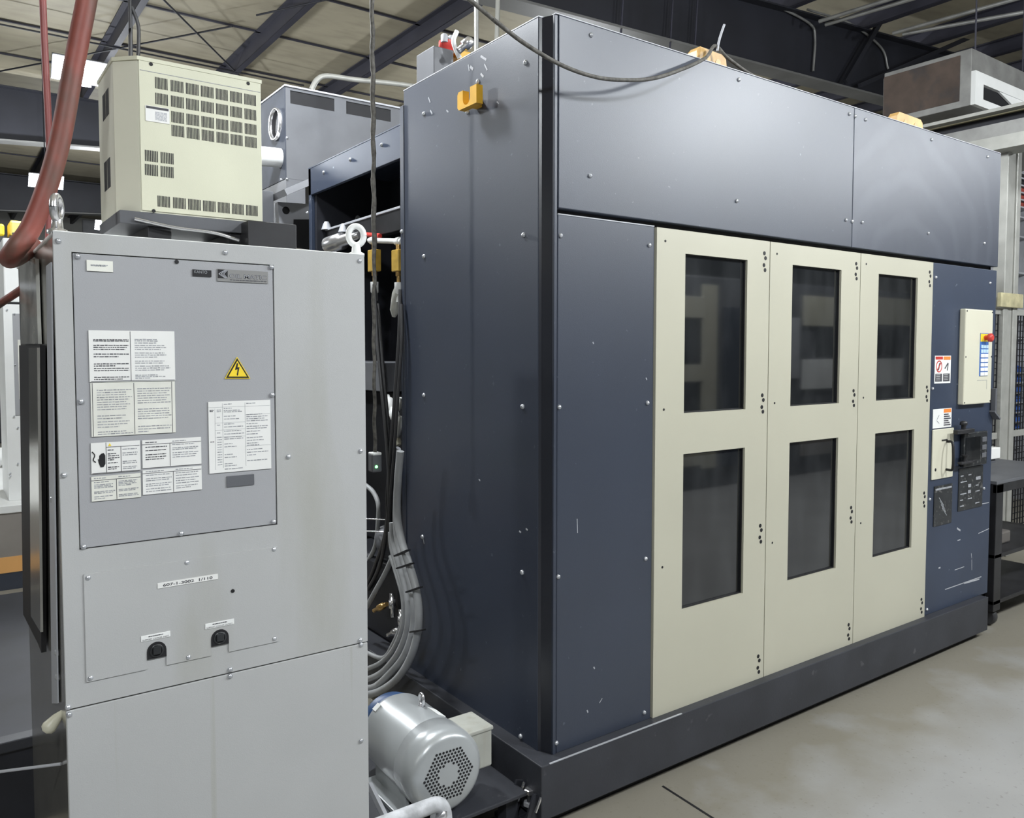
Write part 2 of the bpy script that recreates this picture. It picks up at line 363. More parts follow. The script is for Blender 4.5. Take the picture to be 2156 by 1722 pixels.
# ================================================================== the hall
f = struct(MB().box(-14, 22, -12, 28, -0.2, 0).build('floor', CONC))
jm = MB()
for a, b in ((onz(1395, 1655), onz(1500, 1722)), (onz(1500, 1722), Vector((0.45, -6, 0)))):
    jm.bar((a.x, a.y, 0.0006), (b.x, b.y, 0.0006), 0.010, 0.001)
jm.build('expansion_joint', BLACK, f)
def zc(x): return 6.05 + max(0.0, x - 6.0) * 0.08
cb = MB()
cb.prism([(-14, -12, 6.05), (6, -12, 6.05), (22, -12, zc(22)), (22, -12, zc(22) + .1), (6, -12, 6.15), (-14, -12, 6.15)], (0, 1, 0), 40)
ceil = struct(cb.build('ceiling', INSUL))
def rafter(y, zb0, sl, top):
    """I-shaped frame rafter running along X; zb0 + sl*x is its underside"""
    mb = MB()
    x0, x1 = -14.0, 21.5
    zb = lambda x: zb0 + sl * x
    xs = [x0, 6.0, x1]
    mb.prism([(x0, y - .012, zb(x0)), (x1, y - .012, zb(x1)), (x1, y - .012, zc(x1) - .24), (6, y - .012, 5.81), (x0, y - .012, 5.81)], (0, 1, 0), 0.024)
    o = mb.build('rafter', FRAME, ceil)
    fl = MB(); fl.bar((x0, y, zb(x0)), (x1, y, zb(x1)), 0.26, 0.025); fl.build('bottom_flange', FLNG, o)
    ft = MB(); ft.bar((x0, y, 5.81), (6, y, 5.81), 0.26, 0.02); ft.bar((6, y, 5.81), (x1, y, zc(x1) - .24), 0.26, 0.02); ft.build('top_flange', FRAME, o)
    return o
for y, zb0, sl in ((4.2, 4.84, 0.040), (13.0, 5.015, 0.06), (20.3, 4.97, 0.06)): rafter(y, zb0, sl, 0)
rafter(-5.2, 4.84, 0.04, 0)
k = 0
for x in [-6.2 + 1.65 * i for i in range(15)]:
    z = zc(x); mb = MB()
    mb.box(x - .006, x + .006, -12, 28, z - .22, z - .02); mb.box(x - .006, x + .075, -12, 28, z - .226, z - .215); mb.box(x - .075, x + .006, -12, 28, z - .03, z - .015)
    mb.build('purlin', PURL, ceil)
for y in (2.4, 6.0, 7.5, 9.0, 10.6, 12.0, 15, 17, 19):
    mb = MB(); mb.bar((-10, y, 6.03), (6, y, 6.03), 0.035, 0.02); mb.bar((6, y, 6.03), (20, y, zc(20) - .02), 0.035, 0.02); mb.build('seam_strip', PURL, ceil)
for (u0, v0), (u1, v1) in (((0, 150), (490, 55)), ((330, -15), (520, 175)), ((-30, 45), (640, 180)), ((540, 32), (720, -8))):
    mb = MB(); mb.tube([onz(u0, v0, 5.80), onz(u1, v1, 5.84)], 0.012, 6); mb.build('bracing_rod', FRAME, ceil)
# knee struts and conduits on the near rafter
for (u0, v0), (u1, v1), w in (((1868, 20), (1780, 172), .07), ((2130, 40), (1810, 180), .06)):
    mb = MB(); mb.bar(ony(u0, v0, 4.05), ony(u1, v1, 4.05), 0.05, w); mb.build('knee_strut', FRAME, ceil)
for pts in ([(1575, -10), (1640, 15), (1705, 50), (1716, 80), (1712, 150)], [(1700, 20), (1790, 50), (1855, 100), (1870, 145)]):
    mb = MB(); mb.tube(smooth_path([ony(u, v, 4.15) for u, v in pts]), 0.016, 8); mb.build('conduit', GALV, ceil)
for u in (1313, 1418, 1470):
    mb = MB(); mb.tube([ony(u, -20, 4.1), ony(u - 8, 110, 4.1)], 0.012, 6); mb.build('hanger_rod', PURL, ceil)
for (u0, v0), (u1, v1) in (((1725, 45), (1900, -10)), ((1738, 52), (1940, -8)), ((1880, 70), (2160, -8)), ((1900, 72), (2160, 25))):
    mb = MB(); mb.tube([onz(u0, v0, 5.7), onz(u1, v1, 5.7)], 0.025, 8); mb.build('conduit', GALV, ceil)
wb = struct(MB().box(-14, 22, 27.8, 28, 0, 7).build('wall_back', WALLM))
wr = struct(MB().box(21.8, 22, -12, 27.8, 0, 7.4).build('wall_right', WALLM))
wl = struct(MB().box(-14, -13.8, -12, 27.8, 0, 6.2).build('wall_left', WALLM))
for i, x in enumerate((-9, -3, 3, 9, 15)):
    MB().box(x - .6, x + .6, 27.72, 27.8, 0.1, 6, 0.02).build('wall_panel', LGREY, wb)

# ---- lamps
LAMP_LABELS = ['bright twin-head hanging lamp nearest the cream cooler unit', 'bright twin-head hanging lamp half way down the hall, crossed by the red hose',
               'farthest small bright lamp just above the grey cabinet top', 'hanging lamp above the gap beside the navy machine', 'hanging lamp over the aisle before the machine doors',
               'hanging lamp over the aisle level with the switch panel', 'hanging lamp over the aisle towards the mesh fence', 'hanging lamp behind the camera over the left aisle', 'hanging lamp high to the left of the grey cabinet', 'hanging lamp deep behind the navy machine']
for i, (x, y, e) in enumerate(LAMPS):
    t = thing('high_bay_lamp', (x, y, LAMP_Z), LAMP_LABELS[i], 'lamp', 'high bay lamps')
    hub = MB(); hub.lathe((x, y, LAMP_Z + .02), (0, 0, 1), [(0, .05), (.05, .06), (.10, .045), (.16, .02)], 16); hub.build('hub', MGREY, t)
    st = MB(); st.tube([(x, y, LAMP_Z + .15), (x, y, zc(x))], 0.008, 6); st.build('hanging_wire', FRAME, t)
    for az, off in ((-90, -.125), (-90, .125), (90, 0)):
        o_ = Vector((0, math.sin(math.radians(az)), 0)); tl = math.radians(50)
        nrm_ = o_ * math.sin(tl) - Vector((0, 0, 1)) * math.cos(tl); dn_ = o_ * math.cos(tl) + Vector((0, 0, 1)) * math.sin(tl); sd_ = Vector((1, 0, 0))
        c_ = Vector((x + off, y, LAMP_Z)) + o_ * .05 + dn_ * .10 - Vector((0, 0, .10))
        hd = MB(); hd.obox(c_ - nrm_ * .012, sd_, dn_, nrm_, .105, .115, .010); h = hd.build('lamp_head', MGREY, t)
        ln = MB(); ln.obox(c_, sd_, dn_, nrm_, .097, .105, .004); ln.build('lens', LENS, h)
    ld = D.lights.new('high_bay_light', 'POINT'); ld.shadow_soft_size = 0.16
    ld.energy = LAMP_W * e * 2.0; ld.color = (0.93, 0.97, 1.0)
    lo = D.objects.new('high_bay_light', ld); COL.objects.link(lo); lo.location = (0, 0, -0.20); lo.parent = t

# ================================================================== the navy machining centre
W, H, Z0, SX = 3.265, 2.785, 0.228, -0.04
M = thing('machining_center', (W / 2, 1.1, 0), 'huge navy blue machine enclosure with three cream windowed folding doors', 'machine')
ZG = 2.130          # underside of the upper panels
# plinth with a dark toe gap under it
mb = MB(); mb.box(-0.097, 3.175, -0.045, 2.2, 0.042, 0.236, 0.004); PL = mb.build('plinth', PLINTH, M)
mb = MB(); mb.box(-0.06, 3.14, 0.0, 2.15, 0.0, 0.042); mb.build('toe_recess', BLACK, M)
# inner carcass
mb = MB(); mb.box(0.03, W - .03, 0.05, 1.0, 0.236, H - .03); mb.build('carcass', VOID, M)
# upper front panels
XS = 1.772
UPL = MB().box(0.004, XS - .0015, -0.004, 0.03, ZG + .010, H, 0.003).build('upper_panel', NAVY, M)
UPR = MB().box(XS + .0015, W, -0.004, 0.03, ZG + .010, H, 0.003).build('upper_panel', NAVY2, M)
# lower side panels
LL = MB().box(0.004, 0.472, 0.0, 0.03, Z0 + .006, ZG - .010, 0.004).build('lower_panel', NAVY, M)
LR = MB().box(2.532, W, 0.0, 0.03, Z0 + .006, ZG - .010, 0.004).build('lower_panel', NAVYS, M)
lab(LL, 'narrow navy panel left of the cream doors'); lab(LR, 'scratched navy panel right of the cream doors with switches')
# side panel, chamfered corner post
SP = MB().box(SX, SX + .02, 0.052, 1.015, Z0 - .01, H, 0.002).build('side_panel', NAVY, M)
mb = MB(); mb.prism([(SX + .002, 0.051, Z0 - .01), (SX + .01, 0.045, Z0 - .01), (-0.012, 0.004, Z0 - .01), (0.0, 0.004, Z0 - .01), (0.03, 0.05, Z0 - .01), (SX + .03, 0.06, Z0 - .01)], (0, 0, 1), H - Z0 + .008)
mb.build('corner_post', DKEDGE, M)
mb = MB(); mb.box(-0.013, 0.001, -0.002, 0.012, Z0, H - .002, 0.002); mb.build('edge_strip', NAVY, M)
mb = MB(); mb.box(SX - .004, SX + .012, 1.012, 1.045, 0.22, H - .06, 0.002); FLG = mb.build('side_flange', NAVY, M)
mb = MB(); mb.box(SX + .0205, W - .002, 0.031, 1.010, H - .018, H - .002); mb.build('roof_plate', NAVY, M)
mb = MB(); mb.box(W - .03, W - .01, 0.03, 2.15, 0.236, H - .02); mb.build('side_panel', NAVY, M)
MB().box(SX - .001, SX + .022, 0.05, 1.016, H, H + .005, .001).build('worn_lit_edge', LGREY, M)  # thin strips: worn top edges with their bright highlight put into the colour
MB().box(-.010, W, -.004, .018, H, H + .004, .001).build('worn_lit_edge', LGREY, M)
MB().box(0.006, 0.470, -.0005, .028, ZG - .011, ZG - .007).build('worn_lit_edge', LGREY, M)  # pale strip paints the lit top edge of the lower panel
MB().box(-.021, .002, 1.045, 2.165, 2.660, 2.666).build('worn_lit_edge', NAVYS, M)
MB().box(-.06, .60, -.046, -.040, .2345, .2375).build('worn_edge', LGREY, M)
# bolts on the front
def fbolt(u, v, p, mesh=BOLT_Y, y=-0.004):
    q = ony(u, v, y); return instance(mesh, 'bolt', q, p)
for u, v in ((1244, 74), (1242, 370), (1551, 423), (1555, 168)): fbolt(u, v, UPL)
for u, v in ((1788, 240), (1800, 245), (1822, 252), (1961, 294), (2079, 330), (1781, 463), (1794, 466), (1815, 468), (1954, 491), (2072, 512)): fbolt(u, v, UPR)
for u, v in ((1180, 496), (1367, 516), (1177, 857), (1363, 848), (1175, 1214), (1359, 1176), (1171, 1564), (1356, 1500)): fbolt(u, v, LL, y=0.0)
for u, v in ((1970, 584), (2084, 596), (1963, 818), (2078, 811), (1957, 1051), (2071, 1028), (1951, 1283)): fbolt(u, v, LR, y=0.0)
# bolts on the left side
for u, v in ((893, 240), (1107, 132), (893, 540), (1103, 495), (893, 832), (1101, 856), (1100, 1205), (1097, 1550), (985, 236), (1007, 172), (890, 1130)):
    instance(BOLT_X, 'bolt', onx(u, v, SX), SP)
instance(BOLT_X, 'bolt', (SX - .004, 1.03, 2.18), FLG)
# yellow U-shaped hook on the side
hk = MB(); ha, hb_ = onx(963, 228, SX - .062), onx(1003, 190, SX - .062)
Y0, Y1, ZB, ZT = ha.y, hb_.y, onx(985, 224, SX - .062).z, onx(985, 185, SX - .062).z
hw = Y0 - Y1; rr = hw * .19; cy_, cz_ = (Y0 + Y1) / 2 + hw * .02, ZB + (ZT - ZB) * .50
prof = [(Y1, ZB), (Y0 - .010, ZB), (Y0, ZB + .010), (Y0, ZT - .010), (Y0 - .007, ZT), (cy_ + rr, ZT)]
prof += [(cy_ + rr * math.cos(a), cz_ - rr * math.sin(a)) for a in [math.pi * i / 8 for i in range(0, 9)]]
prof += [(cy_ - rr, ZT), (Y1, ZT)]
hk.prism([(SX - .034, y, z) for y, z in prof], (-1, 0, 0), 0.028)
hook = hk.build('hanging_hook', YELH, M)
hb = MB(); hb.box(SX - .036, SX, cy_ - .012, cy_ + .025, ZB + .008, ZB + .035); hb.build('hook_stem', YELH, hook)
# three folding doors
DX = [(0.478, 1.1555), (1.1605, 1.8445), (1.8495, 2.527)]
WX = [(0.635, 1.010), (1.317, 1.690), (2.006, 2.374)]
DLAB = ['leftmost cream door, next to the narrow navy panel', 'middle cream door', 'rightmost cream door, next to the switch panel']
for i in range(3):
    x0, x1 = DX[i]; a, b = WX[i]; hs = [(a, b, 1.411, 2.030), (a, b, 0.631, 1.250)]
    d = MB().plate(x0, x1, 0.232, ZG - .012, -0.006, 0.024, hs).build('door', BEIGE, M); lab(d, DLAB[i])
    for h in hs:
        MB().box(h[0] - .01, h[1] + .01, 0.012, 0.020, h[2] - .01, h[3] + .01).build('window_pane', GLASS, d)
        g = 0.005
        mb = MB(); mb.plate(h[0], h[1], h[2], h[3], 0.004, 0.012, [(h[0] + g, h[1] - g, h[2] + g, h[3] - g)]); mb.build('window_gasket', BLACK, d)
    for zz in (2.03, 1.43, 0.87, 0.30):
        for k2, (dx, dz) in enumerate(((-.036, .036), (-.028, .016), (-.038, -.014), (-.030, -.034))):
            instance(SCREW_K, 'hinge_screw', (x1 + dx, -.006, zz + dz), d)
    for zz in (2.07, 1.43, 0.82): instance(SCREW_S, 'screw', (x0 + .045, -.006, zz), d)
# dark slit under the upper panels, and black gap behind door edges
MB().box(0.0, W - .01, 0.03, 0.06, Z0, ZG + .02).build('inner_frame', BLACK, M)
# control panel
cx0, cx1, cz0, cz1 = 2.835, 3.158, 1.360, 1.886
CP = MB().box(cx0, cx1, -0.034, 0.0, cz0, cz1, 0.006).build('control_panel', CREAM, M)
kx0, kx1 = 3.005, 3.105
KP = MB().box(kx0, kx1, -0.036, -0.033, 1.515, 1.755).build('key_plate', BLUE, CP)
MB().box(kx0 + .002, kx1 - .002, -0.037, -0.0355, 1.708, 1.752).build('stop_plate', YEL, CP)
es = MB(); es.lathe((3.06, -0.036, 1.730), (0, -1, 0), [(0, .014), (.02, .014), (.021, .024), (.035, .024), (.042, .015)], 20); es.build('stop_button', RED, CP)
for r_ in range(7):
    for c_ in range(2 if r_ > 1 else 3):
        n_ = 2 if r_ > 1 else 3; w_ = (kx1 - kx0 - .012) / n_; zz = 1.690 - r_ * .0255
        MB().box(kx0 + .006 + c_ * w_ + .002, kx0 + .006 + (c_ + 1) * w_ - .002, -0.040, -0.036, zz - .020, zz, 0.0015).build('key', LBLUE if r_ < 2 else WHITE, CP)
mb = MB(); mb.box(2.985, 3.10, -.0348, -.0342, 1.490, 1.492); mb.box(3.098, 3.10, -.0348, -.0342, 1.44, 1.492); mb.build('engraved_line', INK, CP)
for xx in (cx0 + .012, cx1 - .012):
    for zz in (cz0 + .012, (cz0 + cz1) / 2, cz1 - .012): instance(SCREW_S, 'screw', (xx, -.034, zz), CP)
# stickers on the right panel
def rect(u0, v0, u1, v1, y):
    a, b = ony(u0, v0, y), ony(u1, v1, y); return a.x, b.x, b.z, a.z
s1 = MB().box(2.577, 2.749, -.0022, -.0002, 1.482, 1.630).build('warning_sticker', PAPER, LR)
MB().box(2.583, 2.66, -.0030, -.0022, 1.610, 1.626).build('red_band', RED, LR)
MB().box(2.668, 2.743, -.0030, -.0022, 1.608, 1.626).build('orange_band', ORNG, LR)
mb = MB(); mb.lathe((2.622, -.0022, 1.573), (0, -1, 0), [(0, .032), (.0008, .032), (.0008, .026), (0, .026)], 24, False, False); mb.obox((2.622, -.0026, 1.573), (1, 0, 1), (0, 1, 0), (1, 0, -1), .030, .0004, .003); mb.build('red_prohibition_ring', RED, LR)
mb = MB(); mb.obox((2.622, -.0024, 1.572), (.4, 0, 1), (0, 1, 0), (1, 0, -.4), .020, .0002, .006); mb.obox((2.700, -.0026, 1.575), (1, 0, .9), (0, 1, 0), (1, 0, -1), .022, .0004, .004); mb.obox((2.715, -.0026, 1.570), (.2, 0, 1), (0, 1, 0), (1, 0, -.2), .020, .0004, .004); mb.build('hand_symbol', INKD, LR)
mb = MB()
for x in (2.585, 2.668): mb.box(x, x + .07, -.0028, -.0022, 1.492, 1.534)
mb.build('text_block', INKD, LR)
mb = MB()
for x in (2.585, 2.668):
    for i in range(4): mb.box(x + .008, x + .05, -.0032, -.0028, 1.500 + i * .009, 1.502 + i * .009)
mb.build('text_lines', PAPER, LR)
MB().box(2.572, 2.772, -.0022, -.0002, 1.242, 1.345).build('warning_sticker', PAPER, LR)
MB().box(2.685, 2.765, -.0030, -.0022, 1.322, 1.342).build('orange_band', ORNG, LR)
mb = MB()
for i in range(6): mb.box(2.688, 2.762 - .012 * (i % 3), -.0030, -.0022, 1.252 + i * .0115, 1.2585 + i * .0115)
mb.build('text_block', INKD, LR)
mb = MB(); mb.obox((2.625, -.0026, 1.30), (1, 0, 1), (0, 1, 0), (1, 0, -1), .016, .0004, .002); mb.obox((2.625, -.0026, 1.275), (1, 0, -.6), (0, 1, 0), (.6, 0, 1), .016, .0004, .002); mb.build('hand_symbol', INK, LR)
# cream hatch with a bent black handle
HT = MB().box(2.566, 2.793, -.008, 0.0, 0.966, 1.236, 0.004).build('hatch_plate', CREAM, M)
mb = MB(); mb.tube(smooth_path([(2.715, -.008, 1.165), (2.700, -.045, 1.162), (2.692, -.055, 1.10), (2.692, -.055, 1.04), (2.700, -.045, 1.015), (2.715, -.008, 1.012)], 5), 0.007, 8); mb.tube([(2.66, -.009, 1.175), (2.715, -.009, 1.175)], .004, 6); mb.build('handle', BLACK, HT)
instance(SCREW_K, 'screw', (2.60, -.008, 1.02), HT)
# dark plates with diagrams, and a swinging pendant box on an arm
D1 = MB().box(2.604, 2.800, -.004, 0.0, 0.710, 0.928).build('diagram_plate', ARMB, LR)
mb = MB(); mb.box(2.615, 2.79, -.005, -.004, 0.905, 0.915)
for i in range(4): mb.obox((2.68 + .012 * i, -.0045, .84 - .02 * i), (1, 0, -.9), (0, 1, 0), (.9, 0, 1), .035, .0005, .002)
mb.build('diagram_lines', INK, LR)
D2 = MB().box(2.872, 3.156, -.004, 0.0, 0.762, 1.0).build('diagram_plate', ARMB, LR)
mb = MB()
for i in range(6):
    for j in range(3):
        if (i * 3 + j) % 4 != 1: mb.box(2.89 + j * .09, 2.89 + j * .09 + random.uniform(.03, .075), -.005, -.004, 0.785 + i * .034, 0.785 + i * .034 + random.choice((.006, .018)))
mb.build('diagram_lines', INK, LR)
PB = MB().box(2.875, 3.150, -.026, -.004, 1.010, 1.200, 0.004).build('pendant_box', ARMB, M)
MB().box(2.890, 3.06, -.029, -.026, 1.045, 1.175, 0.003).build('screen', GLASS, PB)
mb = MB()
for i in range(3): mb.box(3.08, 3.13, -.031, -.026, 1.05 + i * .045, 1.078 + i * .045, 0.002)
mb.build('buttons', MGREY, PB)
mb = MB(); mb.box(2.735, 2.93, -.055, -.030, 1.205, 1.228, 0.003); mb.lathe((2.83, -.04, 1.228), (0, 0, 1), [(0, .012), (.02, .012), (.024, .02), (.04, .018), (.046, .006)], 14); mb.build('bracket_arm', CART, PB)
mb = MB(); mb.box(2.80, 2.96, -.05, -.026, 1.035, 1.048, 0.003); mb.lathe((2.86, -.038, 1.048), (0, 0, 1), [(0, .012), (.02, .008), (.03, .018), (.036, .018)], 14); mb.build('bracket_knob', CART, PB)
# sloping guard bracket at the right edge
mb = MB(); mb.box(3.225, 3.245, -.03, -.005, 1.30, 1.44, .002); mb.obox((3.245, -.018, 1.285), (1, -.2, -.9), (0, 1, 0), (.9, 0, 1), .035, .018, .005); mb.build('edge_bracket', MGREY, M)
# scratches of bare primer on the right panel
mb = MB()
for (u0, v0), (u1, v1), w in (((1990, 1241), (2066, 1214), .005), ((2030, 1228), (2062, 1219), .008), ((2022, 1272), (2075, 1256), .006), ((2060, 1123), (2082, 1113), .004), ((2010, 1200), (2030, 1193), .004), ((2015, 1112), (2022, 1117), .010), ((2016, 1138), (2022, 1136), .006), ((1976, 1196), (1980, 1195), .008), ((2046, 1178), (2046, 1200), .004), ((2045, 1165), (2046, 1175), .004), ((2060, 1062), (2082, 1058), .004)):
    a, b = ony(u0, v0, -.0004), ony(u1, v1, -.0004); mb.bar(a, b, .0006, w, (0, 0, 1))
stuff(mb.build('paint_scratches', LGREY, LR))
mb = MB()
for (u0, v0), (u1, v1), w in (((1215, 1092), (1216, 1122), .003), ((1248, 720), (1250, 724), .005), ((1360, 795), (1362, 800), .004), ((1262, 1480), (1268, 1470), .003), ((1236, 1495), (1238, 1500), .005), ((1250, 1404), (1252, 1408), .005)):
    a, b = ony(u0, v0, -.0004), ony(u1, v1, -.0004); mb.bar(a, b, .0006, w, (0, 0, 1))
stuff(mb.build('paint_scratches', LGREY, LL))
mb = MB()
for (u0, v0), (u1, v1), w in (((1012, 118), (1024, 126), .008), ((1020, 135), (1026, 148), .006), ((1012, 155), (1018, 162), .008), ((990, 140), (996, 146), .010), ((986, 136), (988, 150), .005), ((1046, 214), (1050, 218), .004), ((902, 205), (906, 216), .006), ((906, 232), (910, 240), .007), ((890, 1130), (893, 1145), .005), ((1093, 1118), (1097, 1121), .006), ((1107, 1113), (1111, 1116), .006), ((1008, 1009), (1011, 1012), .005), ((940, 232), (944, 236), .006)):
    a, b = onx(u0, v0, SX - .0004), onx(u1, v1, SX - .0004); mb.bar(a, b, .0006, w, (0, 1, .3))
stuff(mb.build('paint_scratches', LGREY, SP))
# rear section: open frame below a sloping run of panel, dark inside
RX = -0.02
mb = MB(); mb.box(RX, RX + .02, 1.045, 2.165, 2.515, 2.660, 0.002); RB = mb.build('rear_band', NAVYS, M)
for u, v in ((682, 363), (738, 336), (804, 305)): instance(BOLT_X, 'bolt', onx(u, v, RX), RB)
mb = MB(); mb.box(RX, RX + .02, 2.130, 2.165, 0.236, 2.66, 0.002); mb.prism([(RX + .02, 2.13, 2.515), (RX + .02, 2.13, 1.85), (RX + .22, 2.13, 1.85)], (0, 1, 0), .03); RP = mb.build('rear_post', NAVYS, M)
instance(BOLT_X, 'bolt', onx(648, 448, RX), RP)
mb = MB(); mb.box(RX + .0205, W - .05, 1.05, 2.128, 2.640, 2.656); mb.build('rear_roof', NAVY, M)
mb = MB(); mb.box(0.45, 0.50, 1.0, 2.165, 0.236, 2.64); mb.box(0.0, 3.2, 2.10, 2.128, 0.236, 2.64); mb.build('rear_partition', VOID, M)
mb = MB(); mb.box(0.0, 0.30, 1.30, 2.10, 1.46, 1.60, .004); mb.build('cross_channel', MGREY, M)
mb = MB(); mb.tube(smooth_path([onx(u, v, .25) for u, v in ((682, 490), (700, 445), (722, 420), (737, 424), (748, 448), (756, 472), (755, 492))]), .016, 10); hz = mb.build('looped_hose', HOSEK, M)
mb = MB(); mb.tube(smooth_path([onx(u, v, .245) for u, v in ((735, 421), (745, 442), (752, 462), (757, 485))]), .021, 10); mb.build('dusty_sleeve', PIPEM, M)
# lifting lugs on the roof
for u0, u1, nm in ((1460, 1532, 'cream lifting lug behind the draped cable'), (1888, 1948, 'yellow lifting lug near the right end of the roof')):
    a, b = ony(u0, 115, .10).x, ony(u1, 115, .10).x; z = H
    zt = z + 0.105
    mb = MB(); mb.prism([(a - .02, .10, z), (b + .04, .10, z), (b + .04, .10, z + .02), (b, .10, z + .03), (b - .01, .10, zt - .02), (b - .03, .10, zt - .005), (a + .04, .10, zt), (a + .02, .10, zt - .02), (a + .015, .10, z + .03), (a - .02, .10, z + .02)], (0, 1, 0), .05)
    lg = mb.build('lifting_lug', LUG, M); lab(lg, nm)
    mb = MB()
    for fx in (.35, .72): mb.lathe((a + (b - a) * fx, .0995, z + .058), (0, -1, 0), [(0, .018), (.001, .018)], 12)
    mb.build('lug_hole', BRASS, lg)
    for fx in (-.02, .03): instance(BOLT_Y, 'bolt', (b + fx, .10, z + .03), lg)

# ================================================================== grey oil cooler cabinet
YF = -0.127
X0, X1, ZT = -1.520, -0.777, 1.915
O = thing('oil_cooler_cabinet', ((X0 + X1) / 2, 0.2, 0), 'tall grey oil cooler cabinet covered with instruction labels', 'cabinet')
MB().box(X0 + .004, X1 - .004, YF + .012, 0.80, 0.04, ZT - .004, .003).build('body', STAINL, O)
mb = MB(); mb.box(X0, X1, YF + .002, 0.802, ZT - .006, ZT + .002, .002); mb.build('top_cover', WHITE, O)
ZS = 0.841
UF = MB().plate(X0, X1, ZS + .002, ZT, YF, YF + .014, [(-1.485, -1.0285, 1.203, 1.872)]).build('upper_front_panel', GREY, O)
LF = MB().box(X0, X1, YF, YF + .014, 0.04, ZS - .002, .002).build('lower_front_panel', GREY3, O)
AP = MB().box(-1.4825, -1.031, YF + .0015, YF + .014, 1.2055, 1.8695, .001).build('access_panel', GREYD, O)
MB().box(X0 + .02, X1 - .02, YF + .016, YF + .03, 0.05, ZT - .02).build('inner_shadow_gap', BLACK, O)
# arched openings plate
PX0, PX1, PZ0, PZ1 = -1.478, -1.031, 0.897, 1.146
cP = lambda u, v, y=YF: ony(u, v, y)
arch = []
for (ul, ur, vb, vt) in ((309, 350, 1388, 1350), (444, 481, 1361, 1324)):
    a, b = cP(ul, vb), cP(ur, vb - 8); t_ = cP((ul + ur) / 2, vt); arch.append((a.x, b.x, (a.z + b.z) / 2, t_.z))
pts = [(PX0, PZ1), (PX0, PZ0)]
for ax0, ax1, az0, az1 in arch: pts += [(ax0, PZ0), (ax0, az0 - .0)] + [(ax1, az0 - .0), (ax1, PZ0)]
pts += [(PX1, PZ0), (PX1, PZ1)]
EP = MB().prism([(x, YF, z) for x, z in pts], (0, -1, 0), .0028).build('pipe_access_plate', GREY, O)
for ax0, ax1, az0, az1 in arch:
    r = (ax1 - ax0) / 2; cx_ = (ax0 + ax1) / 2
    p2 = [(ax0, az0), (ax1, az0)] + [(cx_ + r * math.cos(t), az1 - r + r * math.sin(t)) for t in [math.pi * k / 10 for k in range(11)]]
    op = MB().prism([(x, YF - .0030, z) for x, z in p2], (0, -1, 0), .0012).build('arched_opening', BLACK, O)
    mb = MB(); mb.lathe((cx_, YF - .0042, az1 - r), (0, -1, 0), [(0, r * .75), (.002, r * .7), (.002, r * .55)], 20, True, False); mb.box(cx_ - .009, cx_ + .009, YF - .009, YF - .004, az1 - r - .008, az1 - r + .012, .002); mb.build('pipe_plug', ARMB, op)
# bolts
def cb_(u, v, p): instance(BOLT_C, 'bolt', ony(u, v, YF), p)
for u, v in ((122, 507), (474, 531), (757, 549), (759, 949), (607, 961), (758, 1347), (484, 1409), (143, 1489), (134, 1000)): cb_(u, v, UF)
for u, v in ((162, 539), (571, 562), (170, 845), (573, 831), (176, 1151), (381, 1123), (576, 1098)): cb_(u, v, AP)
for u, v in ((185, 1216), (393, 1184), (576, 1156), (190, 1427), (396, 1383), (577, 1344)): cb_(u, v, EP)
for u, v in ((145, 1504), (484, 1423), (760, 1357), (760, 1559)): cb_(u, v, LF)
instance(SCREW_S, 'screw_hole', ony(372, 551, YF), AP)
instance(SCREW_S, 'screw_hole', ony(490, 1244, YF - .003), EP)
# labels
def label_plate(name, u0, v0, u1, v1, m, parent, y=YF, t=.0012):
    x0, x1, z0, z1 = rect(u0, v0, u1, v1, y)
    return MB().box(x0, x1, y - t, y + .0005, z0, z1).build(name, m, parent), (x0, x1, z0, z1, y - t)
def lines(parent, R_, fx0, fx1, rows, m=INK, dash=0.012, name='printed_text', th=0.0022):
    """rows of (relative height from top, fill fraction); short dashes like small print"""
    x0, x1, z0, z1, y = R_; mb = MB(); w = x1 - x0; h = z1 - z0
    for fz, fill in rows:
        x = x0 + w * fx0; xe = x + (w * (fx1 - fx0)) * fill; z = z1 - h * fz
        while x < xe:
            l = random.uniform(.25, 1.0) * dash; mb.box(x, min(x + l, xe), y - .0003, y, z - th * random.uniform(.35, .6), z + th * random.uniform(.35, .6)); x += l + dash * .12
    return stuff(mb.build(name, m, parent))
def rule(parent, R_, segs, m=INKD, w=.0012):
    x0, x1, z0, z1, y = R_; mb = MB()
    for a, b, c, d in segs:
        xa, xb, za, zb = x0 + (x1 - x0) * a, x0 + (x1 - x0) * c, z1 - (z1 - z0) * b, z1 - (z1 - z0) * d
        mb.box(min(xa, xb) - w / 2, max(xa, xb) + w / 2, y - .0003, y, min(za, zb) - w / 2, max(za, zb) + w / 2)
    return mb.build('ruled_line', m, parent)
P1, R1 = label_plate('instruction_label', 186, 695, 369, 801, PAPER, AP)
rule(P1, R1, [(.47, .02, .47, .98), (.02, .985, .99, .985)])
lines(P1, R1, .05, .45, [(.18, 1), (.205, 1), (.29, 1), (.33, .95), (.37, .9), (.46, 1), (.51, .7), (.65, 1), (.69, .6), (.74, 1), (.78, 1), (.91, 1), (.95, .8)], INKD, .010)
lines(P1, R1, .52, .96, [(.17, .6), (.20, .62), (.24, .58), (.29, .8), (.33, .85), (.37, .7), (.44, .8), (.48, .85), (.52, .6), (.60, .8), (.64, .75), (.70, .92), (.74, .95), (.78, .8), (.88, .6), (.91, .82), (.94, .4)])
P2, R2 = label_plate('instruction_label', 190, 806, 370, 910, PAPERY, AP)
rule(P2, R2, [(.50, .02, .50, .98), (.02, .01, .02, .99), (.96, .01, .96, .99)])
lines(P2, R2, .07, .48, [(.14 + .045 * i, random.uniform(.75, 1)) for i in range(9)] + [(.62, .8), (.67, .7), (.73, .9), (.78, .85), (.83, .6), (.92, .8), (.96, 1)])
